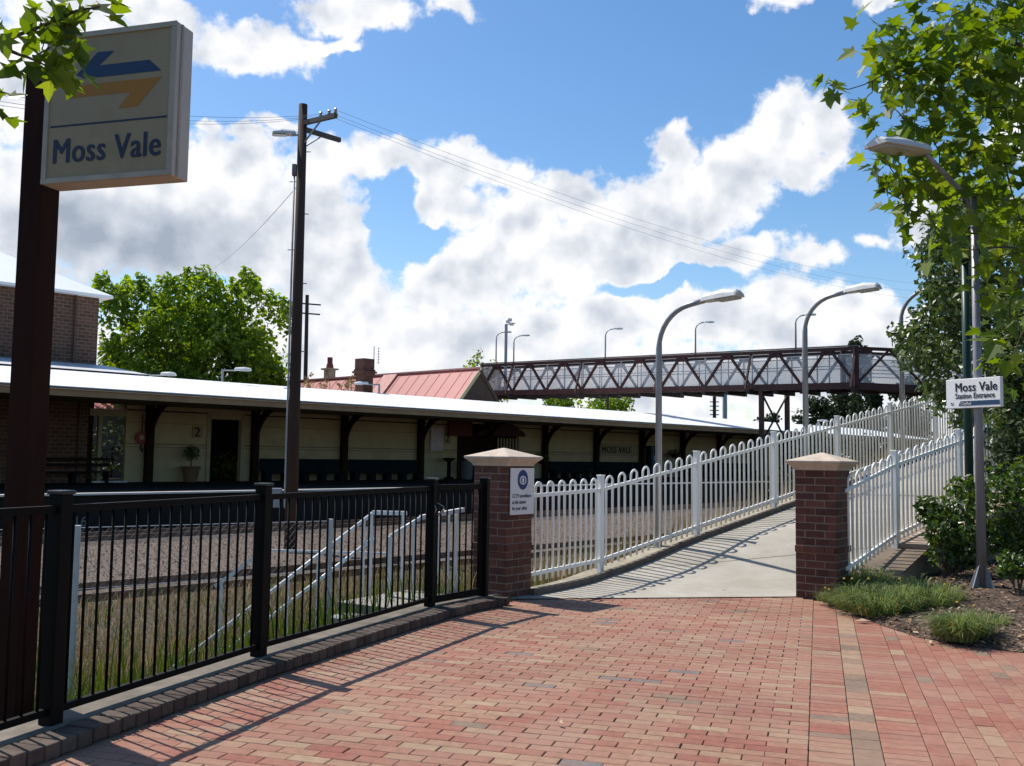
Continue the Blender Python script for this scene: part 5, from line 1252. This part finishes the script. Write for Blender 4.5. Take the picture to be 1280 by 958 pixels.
tree('small_tree', 'small green tree poking up behind the red roof apex', 604, 440, 100, 56, .32, treeleaf, 34, 60)
tree('poplar_tree', 'slender poplar topping the bridge near its right bend', 1072, 415, 105, 34, .34, darkleaf, 46, 60, False, zb=.05)
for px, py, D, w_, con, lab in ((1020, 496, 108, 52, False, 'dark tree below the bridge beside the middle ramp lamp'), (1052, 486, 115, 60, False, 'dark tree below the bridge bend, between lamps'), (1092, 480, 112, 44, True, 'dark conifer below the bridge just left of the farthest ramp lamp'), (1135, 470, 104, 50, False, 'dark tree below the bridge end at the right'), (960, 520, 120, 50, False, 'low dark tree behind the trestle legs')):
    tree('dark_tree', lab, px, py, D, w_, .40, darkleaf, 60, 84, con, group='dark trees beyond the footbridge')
for px, py, D, w_, lab in ((700, 492, 120, 60, 'green tree under the left part of the bridge'), (760, 490, 118, 80, 'wider green tree under the bridge left of the nearest curved lamp')):
    tree('green_tree', lab, px, py, D, w_, .40, treeleaf, 70, 80, group='green trees under the footbridge')
# greenery behind the platform openings
for px, q, r, lab in ((140, 47, 1.9, 'dark hedge seen through the left station gap'), (284, 42.4, .9, 'green garden shrub seen through the station doorway')):
    p = tq(ax_(px, q), q, PZ); th = thing('garden_shrub', lab, 'shrub', p); mb = MB(); clump(mb, p + Z * r * .6, r, 500, .2); mb.build('foliage', darkleaf if px < 200 else treeleaf, th)
    mb = MB(); mb.tube([p, p + Z * r * .8], .05, 5); mb.build('stem', bark, th)
# creeper on the canopy ridge
cp2 = at(415, 486, 56); th = thing('creeper', 'dry brown creeper trailing over the canopy ridge before the red roof', 'plant', cp2)
mb = MB(); br = MB()
for k in range(26):
    p = at(rnd(378, 452), rnd(484, 489), rnd(53.5, 55)); h = rnd(.2, .95) * (1.2 if p.x < -10 else .7); e = p + Z * h + rdir() * .3; limb(br, [p - Z * .4, p + Z * h * .5 + rdir() * .1, e], .018, .008, 4)
    for j in range(7): clump(mb, p + (e - p) * rnd(.2, 1), .14, 2, .14)
br.build('stem', M('dry_stem', (.20, .13, .07), .9), th); mb.build('foliage', leafmat('dry_leaf', [(0, (.16, .09, .04)), (.6, (.26, .16, .07)), (1, (.16, .17, .06))], .2, .7, .2), th)
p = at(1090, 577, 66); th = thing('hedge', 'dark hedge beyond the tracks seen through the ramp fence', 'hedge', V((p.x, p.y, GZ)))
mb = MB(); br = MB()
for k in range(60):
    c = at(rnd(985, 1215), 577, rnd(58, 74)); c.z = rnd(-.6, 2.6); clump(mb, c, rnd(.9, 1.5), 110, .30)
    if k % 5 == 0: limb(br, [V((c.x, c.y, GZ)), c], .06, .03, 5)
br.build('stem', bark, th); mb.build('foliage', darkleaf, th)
# small-leaved tree behind the entrance sign
random.seed(5)
p = at(1262, 640, 18.6); tb = V((p.x, p.y, .2)); t3 = thing('small_leaved_tree', 'dense tree with small glossy leaves behind the entrance sign', 'tree', tb)
mb = MB(); br = MB(); limb(br, [tb - Z * .5, tb + V((-.2, 0, 2)), tb + V((-.3, .1, 5))], .15, .06, 9)
def lx(y):
    tab = [(240, 1205), (280, 1172), (310, 1146), (335, 1150), (360, 1158), (395, 1142), (408, 1122), (440, 1124), (465, 1142), (490, 1158), (520, 1185), (560, 1222), (620, 1238)]
    for (y0, x0), (y1, x1) in zip(tab, tab[1:]):
        if y0 <= y <= y1: return x0 + (x1 - x0) * (y - y0) / (y1 - y0)
    return 1300
n = 0; tg3 = []
while n < 330:
    y = rnd(242, 618); x = lx(y) + 8 + (abs(random.gauss(0, 1)) * 45 if n % 2 else rnd(0, 160))
    if x > 1345: continue
    D = rnd(17.2, 20.5); c = at(x, y, D); clump(mb, c, rnd(.24, .46), 52, .125); n += 1
    if n % 5 == 0: tg3.append(c)
for k in range(70):
    clump(mb, at(rnd(1232, 1320), rnd(370, 600), rnd(15.6, 16.6)), rnd(.24, .42), 60, .12)
for px, py in ((1132, 316), (1140, 330), (1118, 420), (1112, 412), (1150, 372), (1140, 405)): clump(mb, at(px + 4, py, 18), .14, 12, .12)
grow(br, [tb + V((-.2, 0, k)) for k in (1.2, 2, 3, 4, 5)], tg3, .025, .007, 4)
br.build('trunk', bark, t3, smooth=True); mb.build('crown', glossleaf, t3)
# shrubs
bushleaf = leafmat('shrub_leaf', [(0, (.028, .055, .010)), (.5, (.055, .105, .016)), (.9, (.11, .17, .030)), (1, (.17, .21, .07))], .35, .35, .5)
def shrub(label, pts, leaf, n, mat=bushleaf):
    b0_ = at(*pts[0][:3]); b_ = V((b0_.x, b0_.y, .05)); th = thing('shrub', label, 'shrub', b_); mb = MB(); br = MB()
    for px, py, D, r in pts:
        c = at(px, py, D); clump(mb, c, r, n, leaf, flat=.9); limb(br, [b_ + V((rnd(-.1, .1), rnd(-.1, .1), 0)), (b_ + c) / 2 + rdir() * .05, c], .018, .006, 5)
    br.build('stem', bark, th); mb.build('foliage', mat, th)
shrub('wide glossy shrub against the white fence left of the grey lamp', [(1185, 690, 12.9, .28), (1165, 645, 13.0, .20), (1158, 632, 13.1, .15), (1180, 640, 13.1, .26), (1205, 632, 13.1, .28), (1195, 665, 12.8, .30), (1218, 660, 12.9, .32), (1215, 690, 12.7, .25), (1172, 668, 12.8, .2), (1225, 615, 13.3, .28), (1200, 612, 13.4, .2)], .075, 210)
shrub('tall dense shrub right of the grey lamp', [(1270, 680, 13.2, .34), (1255, 640, 13.3, .35), (1280, 630, 13.3, .4), (1262, 605, 13.5, .36), (1290, 600, 13.4, .4), (1305, 660, 13.2, .45), (1245, 670, 13.1, .26), (1290, 690, 13.0, .3)], .085, 260)
shrub('low bright shrub at the right edge under the tall shrub', [(1272, 712, 11.6, .16), (1262, 702, 11.7, .15), (1284, 705, 11.6, .2), (1296, 715, 11.5, .2), (1256, 714, 11.5, .1)], .06, 130)
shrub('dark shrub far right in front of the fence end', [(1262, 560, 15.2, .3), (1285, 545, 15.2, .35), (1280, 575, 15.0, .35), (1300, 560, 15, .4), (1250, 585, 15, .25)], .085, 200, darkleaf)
# strappy tufts
bladem = leafmat('strap_leaf', [(0, (.085, .13, .04)), (.5, (.165, .225, .075)), (.85, (.26, .32, .13)), (1, (.38, .29, .10))], .4, .5, .3)
flower = M('flower_yellow', (.50, .33, .05), .7, .2)
def tuft(label, spots, nfl=0):
    b0_ = ground(spots[0][0], spots[0][1], .05); th = thing('grass_tuft', label, 'plant', b0_, 'tufted grasses in the garden bed'); mb = MB()
    for px, py, r, n, h in spots:
        c = ground(px, py, .04)
        for _ in range(int(n * 1.9)):
            a = rnd(0, 6.283); q = math.sqrt(random.random()) * r; b_ = c + V((math.cos(a) * q, math.sin(a) * q, 0)); o_ = V((math.cos(a), math.sin(a), 0)) * rnd(.25, 1.15) + V((rnd(-.45, .45), rnd(-.45, .45), 0)); hh = h * rnd(.45, 1.1) * (1.1 - .55 * (q / r) ** 2); wd = rnd(.0025, .005)
            s_ = V((-o_.y, o_.x, 0)).normalized() * wd; p0, p1, p2 = b_, b_ + o_ * (hh * .40) + Z * hh * .72, b_ + o_ * (hh * 1.05) + Z * hh * (.95 - .3 * o_.length)
            t = rnd(0, .9) if random.random() < .93 else 1
            mb.quad(p0 - s_, p0 + s_, p1 + s_, p1 - s_, tint=t); mb.quad(p1 - s_, p1 + s_, p2, tint=t)
    mb.build('blades', bladem, th)
    for k in range(nfl):
        px, py, r, n, h = spots[k % len(spots)]; c = ground(px, py, .04); p = c + V((rnd(-r, r), rnd(-r, r), h * rnd(.75, 1.0))); mb = MB(); mb.lathe(p, [(.004, 0), (.016, .008), (.012, .018), (.003, .022)], 8); mb.build('flower', flower, th)
tuft('wide grey-green tufted grass spreading from the foot of the right pier', [(1095, 768, .24, 420, .36), (1068, 762, .2, 300, .34), (1045, 755, .14, 160, .2), (1125, 764, .24, 400, .36), (1155, 762, .24, 400, .36), (1180, 758, .18, 260, .33), (1110, 752, .2, 260, .33), (1145, 750, .2, 260, .33), (1030, 752, .08, 70, .14)], 10)
tuft('small grassy clump between the right pier and the fence wall', [(1088, 742, .22, 380, .40), (1110, 746, .18, 260, .34), (1070, 744, .16, 240, .42)], 2)
tuft('dense bright grassy clump at the paving edge under the lamp', [(1200, 800, .15, 420, .33), (1222, 797, .12, 240, .30), (1182, 797, .1, 180, .28)], 2)
tuft('thin grassy clump at the right end of the bed', [(1245, 785, .1, 130, .18), (1256, 780, .1, 60, .12)])
# mulch bed
random.seed(21)
def fine(pts, n):
    seg = [(b - a).length for a, b in zip(pts, pts[1:])]; T = sum(seg); out = []
    for i in range(n + 1):
        s = T * i / n; k = 0
        while k < len(seg) - 1 and s > seg[k]: s -= seg[k]; k += 1
        out.append(pts[k] + (pts[k + 1] - pts[k]) * min(1, s / seg[k]))
    return out
GCv = [RP + PR * PW * .9 + PD * .0 + Z * 0] + GCURVE[2:]
ci = fine([V((p.x, p.y, 0)) for p in GCv], 70)
wall_l = [R0[0] + RN * .3, R0[2] + RN * .38, R0[5] + RN * .38, R0[-1] + RN * .38]
oi = fine([V((p.x, p.y, 0)) for p in wall_l] + [V((22, 20, 0)), V((22, -1, 0)), V((9, -3.5, 0))], 70)
mb = MB(); NR = 26
def gzf(p, t, dist): return .016 + .05 * sstep(dist / .25) + .16 * sstep(dist / 4.5) + .02 * math.sin(p.x * 7 + math.sin(p.y * 5)) * math.cos(p.y * 6) * sstep(dist / .3)
for i in range(71):
    for j in range(NR + 1):
        t = (j / NR) ** 2.2; p = ci[i] * (1 - t) + oi[i] * t; dist = (p - ci[i]).length
        if j == 0: p = ci[i] + (ci[i] - oi[i]).normalized() * .03
        mb.v.append((p.x, p.y, gzf(p, t, dist) if j else .006))
mb.f = [(i * (NR + 1) + j, (i + 1) * (NR + 1) + j, (i + 1) * (NR + 1) + j + 1, i * (NR + 1) + j + 1) for i in range(70) for j in range(NR)]; mb.t = [.5] * len(mb.f)
m, nt, b = newmat('mulch'); P = pos(nt)
vo = nd(nt, 'ShaderNodeTexVoronoi'); vo.inputs['Scale'].default_value = 38; mpn = nd(nt, 'ShaderNodeMapping'); mpn.inputs['Scale'].default_value = (1, .55, 1); L(nt, P, mpn.inputs[0]); L(nt, mpn.outputs[0], vo.inputs['Vector'])
sep = nd(nt, 'ShaderNodeSeparateColor'); L(nt, vo.outputs['Color'], sep.inputs[0])
L(nt, ramp(nt, sep.outputs[0], [(0, (.030, .018, .012)), (.5, (.080, .047, .030)), (.85, (.15, .092, .058)), (1, (.28, .19, .125))]), b.inputs['Base Color']); b.inputs['Roughness'].default_value = .95; bumpn(nt, b, mathn(nt, 'ADD', vo.outputs['Distance'], noise(nt, P, 25, 5)), .03, .9)
tag(mb.build('garden_bed', m, smooth=True), 'brown mulched garden bed beside the paving', kind='structure')
chips = MB()
for _ in range(7500):
    i = random.randrange(0, 56); j = random.random() ** 1.2 * .5; p = ci[i] * (1 - j) + oi[i] * j + V((rnd(-.06, .06), rnd(-.06, .06), 0)); dist = (p - ci[i]).length
    if dist < .03 or p.x > 8.5: continue
    p.z = gzf(p, j, dist) + .012; nr = (Z + rdir() * .55).normalized(); x = nr.cross(rdir()).normalized(); y = nr.cross(x); l, w_ = rnd(.015, .05), rnd(.008, .022)
    chips.quad(p - x * l - y * w_ * .3, p - y * w_, p + x * l, p + y * w_ + nr * .006, tint=rnd(0, 1))
tag(chips.build('mulch_litter', tintmat('litter', [(0, (.06, .036, .024)), (.5, (.14, .085, .052)), (.8, (.28, .18, .11)), (1, (.52, .38, .25))], .9, .2)), 'dry leaves and bark chips lying on the garden bed', kind='stuff')
dl = MB()
for px, py, s in ((1078, 777, .085), (1162, 803, .06), (1240, 806, .06), (1270, 806, .07), (1180, 778, .08), (1036, 757, .05), (905, 738, .05), (700, 905, .03), (1170, 770, .06)):
    p = ground(px, py, .02); x = rdir(); x.z = 0; x.normalize(); y = V((-x.y, x.x, 0)); dl.quad(p - x * s, p - y * s * .45 + Z * .012, p + x * s + Z * .01, p + y * s * .45 + Z * .025, tint=rnd(.6, 1))
tag(dl.build('fallen_leaves', tintmat('fallen', [(0, (.3, .2, .12)), (1, (.55, .40, .27))], .8)), 'a few pale fallen leaves along the paving edge', kind='stuff')
# dry and green grass below the fence
gr = MB(); cnt = 0
grassm = leafmat('wild_grass', [(0, (.040, .080, .010)), (.3, (.075, .115, .018)), (.45, (.12, .095, .04)), (.75, (.24, .17, .085)), (1, (.40, .31, .18))], .3, .7, .2)
while cnt < 26000:
    q = rnd(7.0, 15.9); a = rnd(-3, 24) if cnt % 3 else rnd(0, 14); p = tq(a, q); 
    if p.y < 3.5: continue
    dist, c, side = edge_dist(p)
    if side < 0 or dist < .3: continue
    if p.y > 13.0 and dist < 1.0 and random.random() < .3: continue
    cnt += 1
    near = sstep(1 - (q - 7) / 5.5 ) * sstep((11 - a) / 8 + .3); t = random.random() * .32 if random.random() < near * 1.1 + .1 else rnd(.42, 1)
    h = rnd(.16, .60) * (1.25 if t < .35 else 1.0) * (.55 if q > 13.5 else 1); b_ = V((p.x, p.y, terrain(p.x, p.y) - .02)); l = V((rnd(-1, 1), rnd(-1, 1), 0)) * h * .35; s_ = V((rnd(-1, 1), rnd(-1, 1), 0)).normalized() * rnd(.004, .010)
    gr.quad(b_ - s_, b_ + s_, b_ + l * .4 + Z * h * .65 + s_ * .6, b_ + l * .4 + Z * h * .65 - s_ * .6, tint=t); gr.quad(b_ + l * .4 + Z * h * .65 - s_ * .6, b_ + l * .4 + Z * h * .65 + s_ * .6, b_ + l + Z * h, tint=t)
tag(gr.build('grass', grassm), 'dry straw and green grass on the slope behind the black railings', kind='stuff')
st_ = MB()
for _ in range(9000):
    q = rnd(17.8, 26.5); a = rnd(6, 46); s_ = rnd(.015, .034); p = tq(a, q, GZ + s_ * .5); x, y, z = rdir(), rdir(), rdir()
    pts_ = [p + V((s_ * rnd(.7, 1.2), 0, 0)), p - V((s_ * rnd(.7, 1.2), 0, 0)), p + V((0, s_ * rnd(.7, 1.2), 0)), p - V((0, s_ * rnd(.7, 1.2), 0)), p + Z * s_, p - Z * s_]
    st_.add(pts_, [(0, 2, 4), (2, 1, 4), (1, 3, 4), (3, 0, 4)], rnd(0, 1))
tag(st_.build('ballast_stones', tintmat('ballast', [(0, (.08, .055, .04)), (.5, (.175, .12, .085)), (1, (.34, .26, .20))], .95, .2)), 'pinkish ballast stones between the tracks', kind='stuff')
